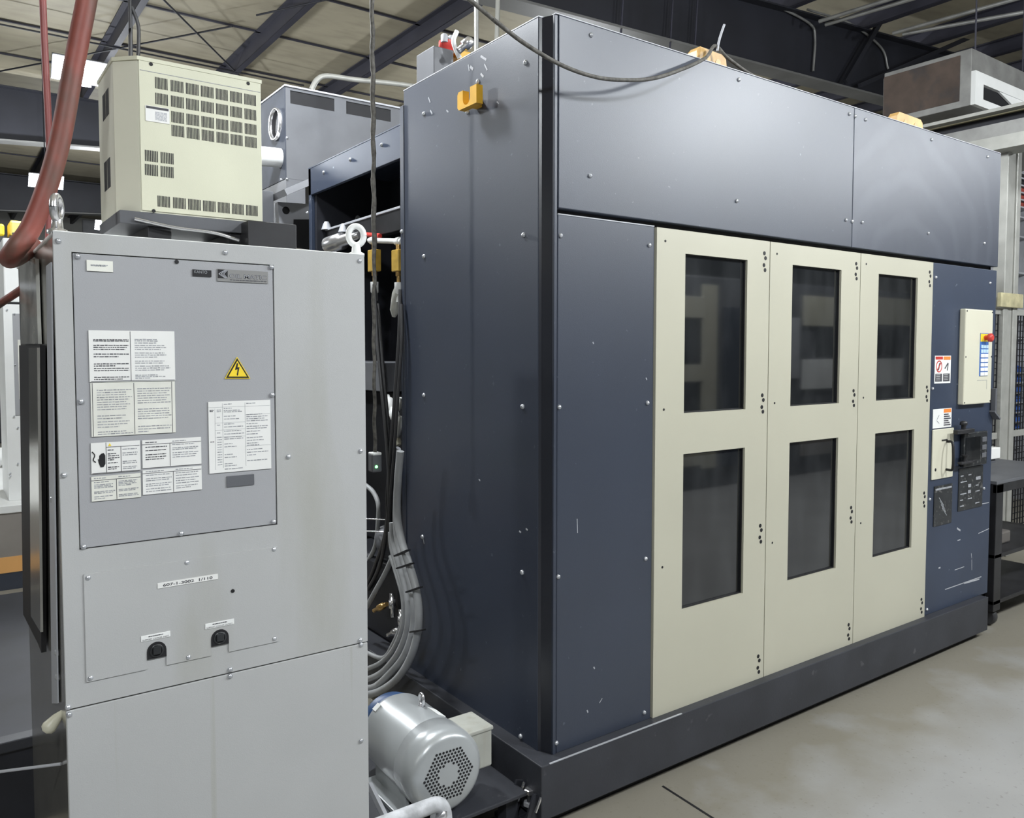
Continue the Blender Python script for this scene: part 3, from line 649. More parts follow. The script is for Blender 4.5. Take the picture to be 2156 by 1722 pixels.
lines(P2, R2, .54, .95, [(.13 + .045 * i, random.uniform(.8, 1)) for i in range(7)] + [(.52 + .045 * i, random.uniform(.8, 1)) for i in range(5)] + [(.85, 1), (.90, .95), (.95, .3)])
P3, R3 = label_plate('hazard_label', 191, 933, 296, 990, PAPER, AP)
rule(P3, R3, [(.30, .02, .30, .98), (.60, .18, .60, .98), (.30, .16, .98, .16), (.02, .985, .99, .985)])
lines(P3, R3, .33, .58, [(.26, .5), (.38, .7), (.45, .9), (.52, .95), (.58, .5), (.68, .8), (.82, .9), (.88, .7)], INKD, .008)
lines(P3, R3, .63, .96, [(.26, .9), (.38, .95), (.45, .9), (.66, .85), (.72, .9), (.84, .9), (.90, .8)])
x0, x1, z0, z1, y = R3; w, h = x1 - x0, z1 - z0
MB().prism([(x0 + w * q, y - .0002, z1 - h * r) for q, r in ((.16, .42), (.20, .36), (.25, .34), (.28, .42), (.28, .70), (.24, .80), (.18, .80), (.145, .66), (.13, .52), (.155, .55))], (0, -1, 0), .0004).build('black_hand_symbol', BLACK, P3)
mb = MB(); mb.tube(smooth_path([(x0 + w * q, y - .0006, z1 - h * r) for q, r in ((.02, .28), (.07, .40), (.04, .55), (.09, .63))], 5), .0012, 5); mb.build('shock_squiggle', BLACK, P3)
mb = MB(); mb.prism([(x0 + w * q, y - .0002, z1 - h * r) for q, r in ((.34, .13), (.41, .13), (.375, .03))], (0, -1, 0), .0004); mb.build('small_warning_triangle', YEL, P3)
P4, R4 = label_plate('hazard_label', 299, 927, 424, 976, PAPER, AP)
rule(P4, R4, [(.46, .18, .46, .98), (.0, .16, .99, .16)]); lines(P4, R4, .05, .43, [(.09, .5), (.26, .95), (.38, .9), (.53, .9), (.62, .9), (.70, .8)], INKD, .010); lines(P4, R4, .50, .97, [(.09, .5), (.22, .8), (.34, .95), (.40, .9), (.52, .95), (.60, .9), (.68, .85)])
P5, R5 = label_plate('hazard_label', 192, 1004, 297, 1046, PAPERY, AP)
rule(P5, R5, [(.50, .18, .50, .98), (.0, .16, .99, .16)]); lines(P5, R5, .05, .47, [(.08, .6), (.24, .7), (.34, .9), (.40, .8), (.46, .9), (.62, 1), (.68, .9), (.82, .9), (.90, .5)]); lines(P5, R5, .54, .97, [(.08, .6), (.26, .9), (.32, .8), (.38, .85), (.44, .6), (.60, .95), (.66, .8), (.82, .9), (.88, .95)])
P6, R6 = label_plate('hazard_label', 300, 990, 425, 1030, PAPER, AP)
rule(P6, R6, [(.51, .16, .51, .98), (.0, .14, .99, .14)]); lines(P6, R6, .05, .48, [(.07, .7), (.22, .95), (.36, 1), (.44, .9), (.58, 1), (.66, .9), (.78, .95), (.88, 1)]); lines(P6, R6, .55, .97, [(.07, .7), (.22, .95), (.32, .9), (.44, .95), (.54, .8), (.64, .95), (.76, .9), (.84, .6)])
P7, R7 = label_plate('table_label', 438, 846, 571, 986, PAPER, AP)
rule(P7, R7, [(.10, .1, .10, .95), (.22, .03, .22, .93), (.58, .03, .58, .93), (.0, .08, .99, .08), (.10, .3, .58, .3), (.10, .4, .58, .4), (.10, .5, .58, .5), (.58, .2, .99, .2), (.58, .65, .99, .65)], INK, .0006)
lines(P7, R7, .02, .09, [(.12, .9), (.135, .7), (.56, .9)], INKD, .006); lines(P7, R7, .13, .21, [(.12, .8), (.14, .8), (.22, .6), (.33, .6), (.44, .6)] + [(.50 + .035 * i, .9) for i in range(12)], INK, .006)
lines(P7, R7, .24, .56, [(.04, .4), (.10, .4), (.13, .8), (.15, .9), (.21, .6), (.25, .75), (.32, .5), (.36, .95), (.42, .85), (.46, 1), (.505, .9), (.53, .95), (.60, .4), (.64, .6), (.75, .4), (.79, .6), (.88, .4), (.91, .6), (.955, .9)])
lines(P7, R7, .60, .97, [(.04, .4), (.20, .7), (.23, .95), (.26, .8), (.29, .95), (.33, .5), (.37, .95), (.40, .9), (.44, .6), (.48, .5), (.53, .7), (.57, .75), (.61, .5), (.64, .55), (.70, .7), (.74, .95), (.78, .4), (.86, .9)])
P8, R8 = label_plate('yellowed_tag', 182, 547, 238, 573, PAPERY, AP); lines(P8, R8, .15, .8, [(.42, 1), (.50, .9)], INK, .007)
P9, R9 = label_plate('recessed_nameplate', 477, 1003, 535, 1020, MGREY, AP)
# lightning warning triangle
q = [ony(u, v, YF) for u, v in ((473, 797), (527, 797), (499, 751))]
def tri(sc, dy, m, nm):
    c = Vector((q[0] + q[1] + q[2]) / 3); return MB().prism([Vector((c.x + (p.x - c.x) * sc, YF + dy, c.z + (p.z - c.z) * sc)) for p in q], (0, -1, 0), .0006).build(nm, m, AP)
tri(1.0, -.0002, YEL, 'warning_triangle'); tri(.90, -.0009, BLACK, 'triangle_border'); tri(.72, -.0016, YEL, 'triangle_field')
bq = lambda u, v: ony(430 + u / 5.741, 740 + v / 5.741, YF - .0023)
MB().prism([bq(*p) for p in ((393, 142), (410, 142), (402, 192), (426, 190), (410, 268), (414, 268), (401, 296), (391, 268), (397, 266), (404, 214), (372, 222))], (0, -1, 0), .0004).build('lightning_symbol', BLACK, AP)
# maker plates
PA, RA = label_plate('black_nameplate', 405, 567, 445, 583, BLACK, AP)
text_obj('KANTO', 'plate_lettering', INK, PA, RA[0] + .004, RA[4] - .0004, RA[2] + .007, .007, .030)
PB_, RB_ = label_plate('logo_plate', 457, 566, 564, 597, mat('logo_plate', (.24, .24, .235), .4), AP)
x0, x1, z0, z1, y = RB_; w, h = x1 - x0, z1 - z0
MB().box(x0 + .001, x0 + w * .20, y - .0003, y, z0 + h * .24, z1 - .001).build('logo_square', BLACK, PB_)
mb = MB()
for i in range(3):
    xx = x0 + w * (.02 + .045 * i)
    zc_ = z0 + h * .60; a_ = (xx, y - .0008, zc_); e_ = .016 - .003 * i
    mb.bar((xx + .001, y - .0005, zc_), (xx + .001 + e_, y - .0005, zc_ + h * .36), .0003, .0014, (0, 0, 1)); mb.bar((xx + .001, y - .0005, zc_), (xx + .001 + e_, y - .0005, zc_ - h * .34), .0003, .0014, (0, 0, 1))
mb.build('logo_chevrons', LGREY, PB_)
text_obj('OIL MATIC', 'logo_lettering', INKD, PB_, x0 + w * .23, y - .0004, z0 + h * .30, h * .36, w * .74, .03)
text_obj('OIL MATIC', 'logo_lettering', LGREY, PB_, x0 + w * .238, y - .0008, z0 + h * .33, h * .30, w * .725, -.015)
rl = (x0, x1, z0, z1, y); lines(PB_, rl, .24, .97, [(.85, 1)], INKD, .010)
# strip and outlet labels
PS, RS = label_plate('strip_label', 331, 1230, 458, 1213, PAPER, EP, YF - .003)
x0, x1 = ony(331, 1230, YF).x, ony(458, 1212, YF).x; za, zb = ony(331, 1232, YF).z, ony(458, 1212, YF).z
D.objects.remove(PS)
zm = (ony(331, 1227, YF).z + ony(458, 1208, YF).z) / 2
PS = MB().box(x0, x1, YF - .0042, YF - .0025, zm - .0125, zm + .0005).build('strip_label', PAPER, EP)
text_obj('607-1-3002  1/110', 'strip_lettering', INKD, PS, x0 + .012, YF - .0046, zm - .0098, .0068, (x1 - x0) * .82, .02)
for u0, u1, v, txt in ((296, 358, 1339, 'SUPPORT COOLER INLET'), (431, 492, 1313, 'SUPPORT COOLER OUTLET')):
    a, b = ony(u0, v, YF).x, ony(u1, v, YF).x; z = ony((u0 + u1) / 2, v, YF).z
    pl = MB().box(a, b, YF - .0042, YF - .0025, z - .007, z + .007, .0006).build('port_label', WHITE, EP)
    text_obj(txt, 'port_lettering', INKD, pl, a + .003, YF - .0046, z - .0055, .0035, (b - a) * .9)
    lines(pl, (a, b, z - .007, z + .007, YF - .0043), .25, .75, [(.3, 1)], INKD, .006, 'port_small_print')
# lifting eyes on the cabinet roof
for u, v, nm in ((750, 507, 'white lifting eye at the right end of the cabinet top'), (120, 458, 'lifting eye at the left end, seen edge on')):
    c = ony(u, v, -.075)
    mb = MB(); ring = []
    ax = Vector((.95, -.3, 0)).normalized() if u > 400 else Vector((-.44, -.9, 0)).normalized()
    cz2 = ZT + .058
    for k2 in range(25):
        t = 2 * math.pi * k2 / 24; ring.append(Vector((c.x, -.075, cz2)) + ax * (math.cos(t) * .021) + Vector((0, 0, 1)) * (math.sin(t) * .026))
    mb.tube(ring, .0085, 10, False); mb.lathe((c.x, -.075, ZT + .001), (0, 0, 1), [(0, .022), (.008, .022), (.012, .013), (.032, .011)], 16)
    e = mb.build('lifting_eye', WHITE if u > 400 else STEEL, O); lab(e, nm)
# left flank: filter frame standing proud with a clear sleeve above it
fl = lambda u, v, d: onx(u, v, X0 - d)
mb = MB(); mb.prism([fl(u, v, .0) for u, v in ((50, 727), (96, 727), (98, 1372), (90, 1352), (58, 1292))], (-1, 0, 0), .012); fr = mb.build('black_filter', BLACK, O)
mb = MB(); mb.prism([fl(u, v, .012) for u, v in ((66, 732), (84, 732), (91, 1330), (70, 1296))], (-1, 0, 0), .006); mb.build('filter_frame', STAINL, fr)
mb = MB(); mb.prism([fl(u, v, .0) for u, v in ((47, 548), (82, 545), (88, 724), (51, 724))], (-1, 0, 0), .008); mb.build('document_sleeve', PLAST, O)
mb = MB(); mb.prism([fl(u, v, .0) for u, v in ((100, 560), (110, 552), (124, 1480), (112, 1480))], (-1, 0, 0), .003); mb.build('flank_strip', LGREY, O)
for zz in (0.87, 0.93, 1.3): instance(BOLT_X, 'bolt', (X0 + .003, .02, zz), O)
mb = MB(); mb.lathe((X0 - .014, .0, .770), (-1, -.3, -.9), [(-.03, .004), (-.012, .012), (.012, .017), (.020, .015), (.026, .006)], 18); mb.build('drain_cap', CREAM, O)
mb = MB(); mb.tube(smooth_path([(X0 - .75, .55, 0.60), (X0 - .4, .30, .60), (X0 + .002, .02, .655)], 4), .004, 6); wire = tag(mb.build('thin_wire', LGREY, None, (X0 - .4, .3, .55)), 'thin pale wire running low to the left flank of the grey cabinet', 'wire')

# ================================================================== cream cooling unit on the cabinet
UX0, UX1, UY0, UY1, UZ0, UZ1 = -1.334, -0.958, 0.16, 0.44, 2.021, 2.421
CU = thing('cooling_unit', ((UX0 + UX1) / 2, .3, UZ0), 'cream slotted cooling unit standing on the grey cabinet', 'cooling unit')
xc = -1.284
mb = MB(); mb.prism([(UX0, UY0 + .050, UZ0), (xc, UY0 + .001, UZ0), (UX1, UY0 + .001, UZ0), (UX1, UY1, UZ0), (UX0, UY1, UZ0)], (0, 0, 1), UZ1 - UZ0 - .004); mb.build('housing', UNITL, CU)
FP = MB().box(xc + .003, UX1 - .001, UY0 - .003, UY0 + .001, UZ0 + .004, UZ1 - .006, .001).build('front_cover', UNITC, CU)
mb = MB(); mb.prism([(UX0 - .003, UY0 + .048, UZ1 - .006), (xc - .001, UY0 - .004, UZ1 - .006), (UX1 + .002, UY0 - .004, UZ1 - .006), (UX1 + .002, UY1 + .002, UZ1 - .006), (UX0 - .003, UY1 + .002, UZ1 - .006)], (0, 0, 1), .010); mb.build('lid', UNITC, CU)
mb = MB(); mb.box(xc + .005, UX1 - .003, UY0 - .0036, UY0 - .003, UZ1 - .032, UZ1 - .0305); mb.build('lid_seam', INK, FP)
def vent(cx_, cz_, w, h, n, parent, name='vent_slots', axis='y', yy=UY0 - .0034):
    mb = MB()
    for i in range(n):
        p = -w / 2 + w * (i + .5) / n
        if axis == 'y': mb.box(cx_ + p - w / n * .27, cx_ + p + w / n * .27, yy - .0004, yy + .0006, cz_ - h / 2, cz_ + h / 2)
        else: mb.box(UX0 - .0008, UX0 + .0004, cx_ + p - w / n * .27, cx_ + p + w / n * .27, cz_ - h / 2, cz_ + h / 2)
    return stuff(mb.build(name, BLACK, parent))
px_ = lambda u, v: ony(u / 3.074, v / 3.074, UY0 - .003)
cols = [(1004, 1088), (1105, 1190), (1203, 1288), (1300, 1384), (1396, 1476), (1488, 1567), (1580, 1658)]
x_at = [((px_(a, 650).x + px_(b, 650).x) / 2, px_(b, 650).x - px_(a, 650).x) for a, b in cols]
z_at = [px_(1146, v).z for v in (560, 660, 760, 848)]
for r_ in range(4):
    for c_, (xx, ww) in enumerate(x_at):
        if c_ == 0 and r_ > 1: continue
        vent(xx, z_at[r_], ww, .0295, 9, FP)
for xx, ww in x_at: vent(xx, px_(1160, 1315).z, ww, .029, 9, FP)
for a, b in ((936, 1024), (1038, 1125)):
    for v in (1015, 1105): vent((px_(a, v).x + px_(b, v).x) / 2, px_(1030, v + 2).z, px_(b, v).x - px_(a, v).x, .029, 8, FP)
for u, v in ((977, 415), (1606, 540), (995, 1365)): instance(SCREW_S, 'screw', px_(u, v), FP)
a, b = px_(940, 680), px_(1097, 805)
rl = MB().box(a.x, b.x, UY0 - .0046, UY0 - .003, b.z, a.z).build('rating_label', PAPER, FP)
MB().box(a.x + .002, b.x - .002, UY0 - .0050, UY0 - .0046, a.z - .007, a.z - .001).build('label_header', INKD, rl)
lines(rl, (a.x, b.x, b.z, a.z, UY0 - .0047), .4, .95, [(.35 + .08 * i, .9) for i in range(7)], LGREY, .012)
for zz, hh in ((2.33, .07), (2.14, .08)):
    for k2 in range(2): vent(.30 + .05 * k2, zz, .045, hh, 6, CU, axis='x')
# its stand
SD = thing('unit_stand', (-1.15, .3, ZT), 'dark steel brackets between grey cabinet and cream cooling unit', 'bracket')
MB().box(-1.33, -.97, .20, .50, ZT + .002, ZT + .022, .002).build('base_sheet', MGREY, SD)
MB().box(-1.335, -.98, .16, .47, UZ0 - .034, UZ0, .002).build('tray', MGREY, SD)
for xx in (-1.235, -1.02): MB().box(xx - .03, xx + .03, .17, .45, ZT + .022, UZ0 - .034, .002).build('foot_block', CART, SD)
BXs = MB().box(-1.02, -.88, .10, .20, ZT + .002, UZ0 - .005, .003).build('junction_box', CART, SD)
mb = MB(); mb.tube(smooth_path([(-1.30, .155, 2.00), (-1.2, .15, 1.985), (-1.1, .15, 1.98), (-1.03, .15, 1.965)], 5), .005, 6); mb.build('brace_rod', STEEL, SD)
for xx, yy in ((-.875, .12), (-.80, .02), (-1.0, .12)):
    mb = MB(); mb.lathe((xx, yy, ZT + .002), (0, 0, 1), [(0, .012), (.01, .012), (.012, .006), (.02, .006)], 8, False); t_ = mb.build('clamp_nut', STEEL, SD)
mb = MB(); mb.tube([(-.90, .06, ZT + .022), (-.86, .06, ZT + .020)], .007, 8); mb.tube([(-.875, .06, ZT + .002), (-.875, .06, ZT + .022)], .006, 6); mb.build('valve_tap', STEEL, SD)
# cables dropping from the ceiling into the cream unit
for i, pts in enumerate(([(273, -20), (274, 60), (274, 122)], [(277, 14), (290, 50), (292, 85), (288, 122)])):
    P_ = [at(u, v, 2.75) for u, v in pts]; P_[-1] = Vector((P_[-1].x, P_[-1].y, UZ1 + .005))
    P_ = [ony(u, v, .30) for u, v in pts]; P_[-1].z = UZ1
    if i == 0: P_ = [Vector((P_[0].x, .30, 6.04))] + P_
    mb = MB(); mb.tube(smooth_path(P_, 6), .005, 6)
    tag(mb.build('power_cable', HOSEK, None, P_[-1]), ['straight black cable rising from the cream cooling unit', 'bowed black cable beside the straight one above cream unit'][i], 'cable')

# ================================================================== grey collector box behind
MX, MY = 0.065, 2.73
MC = thing('mist_collector', (.6, 3.1, 2.66), 'dark grey sheet metal collector box with round port hole', 'box')
zb, zt = 2.72, 3.285
mb = MB(); mb.box(MX + .01, 1.55, MY + .012, MY + .75, zb, zt - .006); mb.build('casing', MGREY, MC)
mb = MB(); mb.plate(MX, 1.56, zb, zt, MY, MY + .012, [(MX + .03, MX + .32, zt - .105, zt - .025), (MX + .40, MX + .72, zt - .105, zt - .025), (MX + .8, MX + 1.12, zt - .105, zt - .025)]); fpn = mb.build('front_sheet', MGREY, MC)
MB().box(MX + .02, 1.5, MY + .006, MY + .0125, zt - .11, zt - .02).build('slot_shadow', BLACK, MC)
MB().box(MX - .008, 1.57, MY - .008, MY + .76, zt - .008, zt + .004, .002).build('lid', LGREY, MC)
MB().box(MX - .004, MX + .010, MY + .004, MY + .75, zb, zt - .004).build('side_sheet', mat('blue_grey_sheet', (.055, .062, .080), .75, 0, .25, 5, spec=.2), MC)
pc = onx(583, 262, MX - .004)
mb = MB(); mb.lathe((MX - .004, pc.y, pc.z), (-1, 0, 0), [(0, .10), (.02, .10), (.02, .088), (0, .085)], 32, True, False); mb.build('port_ring', STEEL, MC)
mb = MB(); mb.lathe((MX - .0045, pc.y, pc.z), (-1, 0, 0), [(0, .09), (.004, .088)], 32); mb.build('port_hole', BLACK, MC)
mb = MB(); mb.tube(smooth_path([(MX - .30, pc.y - .05, 2.66), (MX - .28, pc.y - .05, 2.78), (MX - .18, pc.y - .05, 2.845), (MX - .05, pc.y - .05, 2.86), (MX, pc.y - .05, 2.86)], 6), .06, 16); mb.build('white_elbow', WHITE, MC)
for u, v in ((604, 290), (604, 377), (592, 378)): instance(BOLT_Y, 'bolt', ony(u, v, MY), MC)
MB().box(MX - .002, MX + .12, MY, MY + .6, 0.0, zb, .003).build('support_leg', MGREY, MC)
# machine frame members below it
FRM = thing('rear_frame', (.2, 2.5, 0), 'grey cast frame and plates behind the open rear bay', 'machine frame')
mb = MB(); a, b = ony(585, 412, 2.35), ony(660, 380, 2.35); mb.bar(a, b, .25, .035); mb.build('sloping_bar', LGREY, FRM)
mb = MB(); mb.prism([ony(u, v, 2.45) for u, v in ((585, 425), (660, 430), (655, 520), (640, 560), (595, 560))], (0, 1, 0), .06); cpz = mb.build('casting', LGREY, FRM)
mb = MB(); mb.lathe(ony(602, 443, 2.449), (0, -1, 0), [(0, .022), (.002, .022)], 16); mb.build('casting_hole', BLACK, cpz)
mb = MB(); mb.prism([ony(u, v, 2.44) for u, v in ((618, 462), (650, 462), (650, 560), (616, 560))], (0, -1, 0), .004); mb.build('dark_bay', BLACK, cpz)
a, b = ony(550, 400, 2.4), ony(578, 540, 2.4); MB().box(a.x - .02, b.x, 2.40, 2.52, 0.0, a.z, .004).build('grey_upright', MGREY, FRM)

# ================================================================== valve manifold in the gap
VM = thing('flow_meter_manifold', (.05, 1.2, 1.7), 'amber flow meters on a white pipe between cabinet and machine', 'flow meters')
VX = 0.02
pv = lambda u, v: onx(u, v, VX)
mb = MB(); mb.tube([pv(778, 506), pv(846, 508)], .013, 12); mb.lathe(pv(786, 506), (0, -1, 0), [(-.02, .018), (.02, .018)], 12); mb.lathe(pv(838, 508), (0, -1, 0), [(-.015, .018), (.02, .018)], 12); mb.build('white_pipe', WHITE, VM)
for u in (788, 839):
    a, b = pv(u, 526), pv(u, 572); mb = MB(); mb.box(VX - .02, VX + .02, a.y - .035, a.y + .035, b.z, a.z, .004); fm = mb.build('amber_meter', BRASS, VM)
    mb = MB(); mb.lathe((VX, a.y, a.z), (0, 0, 1), [(0, .012), (.04, .012)], 10); mb.lathe((VX, a.y, b.z), (0, 0, -1), [(0, .014), (.02, .014), (.022, .009), (.05, .009)], 10); mb.build('meter_fitting', BRASSM, fm)
    mb = MB(); mb.lathe((VX, a.y, b.z - .05), (0, 0, -1), [(0, .02), (.05, .02), (.055, .014), (.09, .014)], 12); mb.build('white_coupling', WHITE, fm)
mb = MB(); mb.lathe(pv(835, 632), (0, .35, -1), [(-.07, .016), (-.03, .026), (.05, .024), (.08, .010)], 14); mb.build('filter_bowl', PLAST, VM)
DB = thing('valve_block', (.0, 1.5, 1.9), 'black valve rack with silver cylinder behind grey cabinet', 'valve rack')
a, b = onx(675, 487, .06), onx(848, 487, .06)
mb = MB(); mb.box(.05, .10, b.y, a.y, a.z - .11, a.z - .01, .004); mb.build('rack_box', CART, DB)
mb = MB(); mb.box(.045, .10, b.y, a.y, a.z - .012, a.z, .002); mb.build('rack_rail', LGREY, DB)
c = onx(706, 512, .0); mb = MB(); mb.lathe(c, (.2, -1, .1), [(-.06, .045), (.06, .045), (.065, .03), (.16, .03), (.165, .02), (.22, .02)], 18); mb.build('silver_cylinder', STEEL, DB)
for u, v in ((688, 480), (724, 485)):
    mb = MB(); mb.lathe(onx(u, v + 4, .05), (0, 0, 1), [(0, .03), (.03, .02), (.045, .012)], 12); mb.build('cap', LGREY, DB)
mb = MB(); mb.tube([onx(772, 494, .04), onx(800, 497, .04)], .012, 8); mb.build('red_tube', RED, DB)
# white clustered fittings lower down in the gap
for i, (u, v, r, l) in enumerate(((820, 850, .022, .09), (841, 850, .016, .06), (830, 872, .024, .07), (838, 900, .020, .11), (836, 925, .016, .06))):
    c = onx(u, v, .0)
    mb = MB(); mb.lathe(c, (.1, -.3, 1) if i % 2 else (.0, .7, 1), [(-l / 2, r * .7), (-l / 4, r), (l / 4, r), (l / 3, r * .6), (l / 2, r * .6)], 14)
    tag(mb.build('pipe_fitting', WHITE if i < 4 else CREAM, None, c), ['upper left white pipe fitting in the gap beside the machine', 'small upper right white pipe fitting against the navy panel edge', 'middle white pipe fitting in the gap', 'long white pipe fitting in the gap', 'lowest cream pipe fitting above the corrugated tube'][i], 'fitting')
for i, (u, v, sx_) in enumerate(((802, 1278, 1), (826, 1272, 0), (845, 1306, 0), (832, 1330, 1))):
    c = onx(u, v, -.02)
    mb = MB(); mb.lathe(c, (.2, -.8, .45) if sx_ else (.1, .3, 1), [(-.06, .010), (-.02, .010), (-.018, .017), (.02, .017), (.022, .011), (.05, .011)], 10)
    tag(mb.build('hose_coupling', BRASSM if i == 0 else STEEL, None, c), ['brass hose coupling beside the grey cabinet edge', 'small steel coupling inside the hose bundle loop', 'lower steel coupling near the hose bundle', 'slanted steel coupling low in the dark gap'][i], 'coupling')
# dark clutter: pump body in the gap
PD = thing('pump_unit', (.15, 1.5, 0.24), 'dark pump body low in the gap behind the hose bundle', 'pump')
MB().box(.02, .42, 1.2, 1.9, .24, .62, .02).build('pump_body', VOID, PD)
mb = MB(); mb.lathe((.05, 1.35, .72), (-.4, -1, 0), [(-.1, .07), (.05, .07), (.06, .05), (.10, .05)], 18); mb.build('pump_head', MGREY, PD)
MB().box(.2, .40, 1.15, 2.0, .62, 1.44, .01).build('pump_column', VOID, PD)
# dark hoses
def rise(p, q, z=5.95, n=6):
    """points carrying the line q->p straight on up to height z, top first"""
    e = p + (p - q) * ((z - p.z) / (p.z - q.z)); return [e.lerp(p, i / n) for i in range(n)]
def hose(name, pts, r, m, label, cat='hose', n=8, group=None):
    P_ = smooth_path(pts, 8); mb = MB(); mb.tube(P_, r, n); return tag(mb.build(name, m, None, P_[-1]), label, cat, group)
hx = lambda u, v, x: onx(u, v, x)
hose('air_hose', [hx(788, 600, -.0), hx(792, 680, -.06), hx(800, 780, -.08), hx(812, 900, -.08), hx(820, 1020, -.08), hx(815, 1110, -.06), hx(800, 1190, -.02), hx(776, 1240, .02)], .0095, HOSEK, 'left black air hose falling from the left amber flow meter')
hose('air_hose', [hx(843, 610, -.045), hx(841, 700, -.06), hx(832, 830, -.07), hx(824, 940, -.075), hx(816, 1040, -.075), hx(812, 1120, -.05), hx(790, 1190, .0), hx(770, 1240, .03)], .0095, HOSEK, 'right black air hose falling from the right amber flow meter')
hose('air_hose', [hx(846, 640, -.055), hx(846, 720, -.065), hx(838, 830, -.075), hx(830, 950, -.08), hx(822, 1050, -.08), hx(818, 1150, -.05)], .0075, HOSEK, 'thin black air hose against the navy side flange')
hose('air_hose', [hx(796, 640, -.02), hx(806, 760, -.05), hx(818, 900, -.06), hx(826, 1020, -.06), hx(822, 1120, -.04)], .0075, HOSEK, 'thin black air hose right of the left one in the gap')
# grey hose bundle
B = [[(843, 950), (838, 1010), (836, 1080), (846, 1140), (862, 1190), (876, 1240), (882, 1290), (878, 1340), (862, 1390), (835, 1430), (800, 1455), (768, 1464)],
     [(836, 1040), (834, 1090), (838, 1140), (852, 1185), (866, 1240), (872, 1290), (866, 1340), (848, 1385), (818, 1420), (790, 1445), (766, 1450)],
     [(826, 1100), (828, 1140), (838, 1180), (852, 1230), (860, 1280), (856, 1330), (838, 1375), (812, 1408), (790, 1424), (766, 1432)],
     [(822, 1120), (824, 1150), (834, 1190), (846, 1230), (852, 1275), (846, 1325), (826, 1370), (800, 1396), (768, 1410)],
     [(822, 1170), (832, 1200), (848, 1260), (846, 1310), (828, 1355), (806, 1385), (768, 1372)]]
BR = (.0165, .015, .014, .011, .010)
HL = ['outermost thick grey hose of the bundle beside the navy machine', 'second thick grey hose inside the outermost one of the bundle', 'middle grey hose of the looping bundle', 'thinner grey hose inside the looping bundle', 'innermost thin grey hose of the looping bundle']
for i, pts in enumerate(B):
    hose('coolant_hose', [hx(u, v, -.19 + .02 * i) for u, v in pts], BR[i], HOSEG, HL[i], 'hose', 12, 'grey hose bundle')
for i, (u0, v0, u1, v1) in enumerate(((833, 1170, 860, 1158), (838, 1196, 868, 1186), (858, 1246, 886, 1236), (866, 1330, 892, 1326))):
    mb = MB(); a, b = hx(u0, v0, -.21), hx(u1, v1, -.21); mb.bar(a, b, .02, .006); tag(mb.build('cable_tie', BLACK, None, (a + b) / 2), ['topmost', 'second', 'third', 'lowest'][i] + ' black tie strapping the grey hose bundle', 'tie')
hose('return_hose', [hx(832, 1160, -.10), hx(812, 1205, -.09), hx(790, 1245, -.08), hx(772, 1278, -.07)], .012, HOSEG, 'pale hose slanting down to the brass end beside the cabinet')
hose('return_hose', [hx(768, 1020, .05), hx(785, 1035, .04), hx(796, 1060, .03), hx(796, 1095, .03), hx(790, 1150, .03), hx(770, 1190, .03)], .012, HOSEG, 'short curved hose leaving the grey cabinet half way up')
hose('return_hose', [hx(768, 1390, -.0), hx(800, 1400, -.02), hx(830, 1402, -.03)], .012, HOSEG, 'short horizontal hose low behind the bundle')
# corrugated conduit
mb = MB(); P_ = smooth_path([hx(u, v, -.05) for u, v in ((838, 945), (830, 962), (824, 990), (820, 1035))], 14)
mb.tube(P_, [.011 if i % 2 else .0145 for i in range(len(P_))], 10); tag(mb.build('corrugated_conduit', LGREY, None, P_[0]), 'short pale corrugated conduit above the grey hose bundle', 'conduit')
for i, v in enumerate((1092, 1118)):
    mb = MB(); mb.tube([hx(768, v, -.03), hx(812, v + 2, -.03)], .0035, 6); tag(mb.build('steel_rod', STEEL, None, hx(768, v, -.03)), ['upper', 'lower'][i] + ' thin steel rod across the dark gap', 'rod')
# hanging pendant switch with green lamp
pc = ony(789, 985, .70)
PS_ = thing('pendant_switch', (pc.x, .70, pc.z), 'small grey pendant switch with green lamp on a dirty hanging cord', 'switch')
a, b = ony(779, 955, .70), ony(800, 992, .70)
MB().box(a.x, b.x, .68, .72, b.z, a.z, .006).build('switch_box', MGREY, PS_)
MB().box(a.x + .002, b.x - .002, .679, .721, a.z - .006, a.z + .004, .003).build('switch_cap', WHITE, PS_)
mb = MB(); mb.lathe((a.x + .017, .68, b.z + .022), (0, -1, 0), [(0, .006), (.003, .005), (.004, .001)], 12); mb.build('green_lamp', LED, PS_)
tx = ony(786, 300, .70).x
P_ = []; zz = a.z
while zz < 6.0: P_.append(Vector((tx + (0.002 * math.sin(zz * 40)) - .004 * (zz < 1.9), .70, zz))); zz += .02
mb = MB(); mb.tube(P_, [.0075 + .003 * random.random() * (p.z > 2.0) for p in P_], 8); mb.build('hanging_cord', CORD, PS_)

# ================================================================== electric motor in the gap
MD = 2.60
mc = at(944, 1630, MD); MR = 0.137
ax = Vector((-0.03, -1, 0)).normalized()
MO = thing('electric_motor', (mc.x, mc.y + .2, .14), 'grey electric motor with perforated fan cover lying between cabinet and machine', 'motor')
LEN = 0.40
mb = MB(); mb.lathe(mc - ax * LEN, ax, [(0, MR * .86), (.02, MR * .93), (.03, MR * .96), (LEN - .11, MR * .97)], 48); mb.build('stator_body', MOTORM, MO)
FC = MB().lathe(mc - ax * .12, ax, [(0, MR * .975), (.0, MR * 1.0), (.075, MR * 1.0), (.098, MR * .975), (.112, MR * .91), (.12, MR * .82), (.122, MR * .55), (.122, .002)], 56).build('fan_cover', MOTORM, MO)
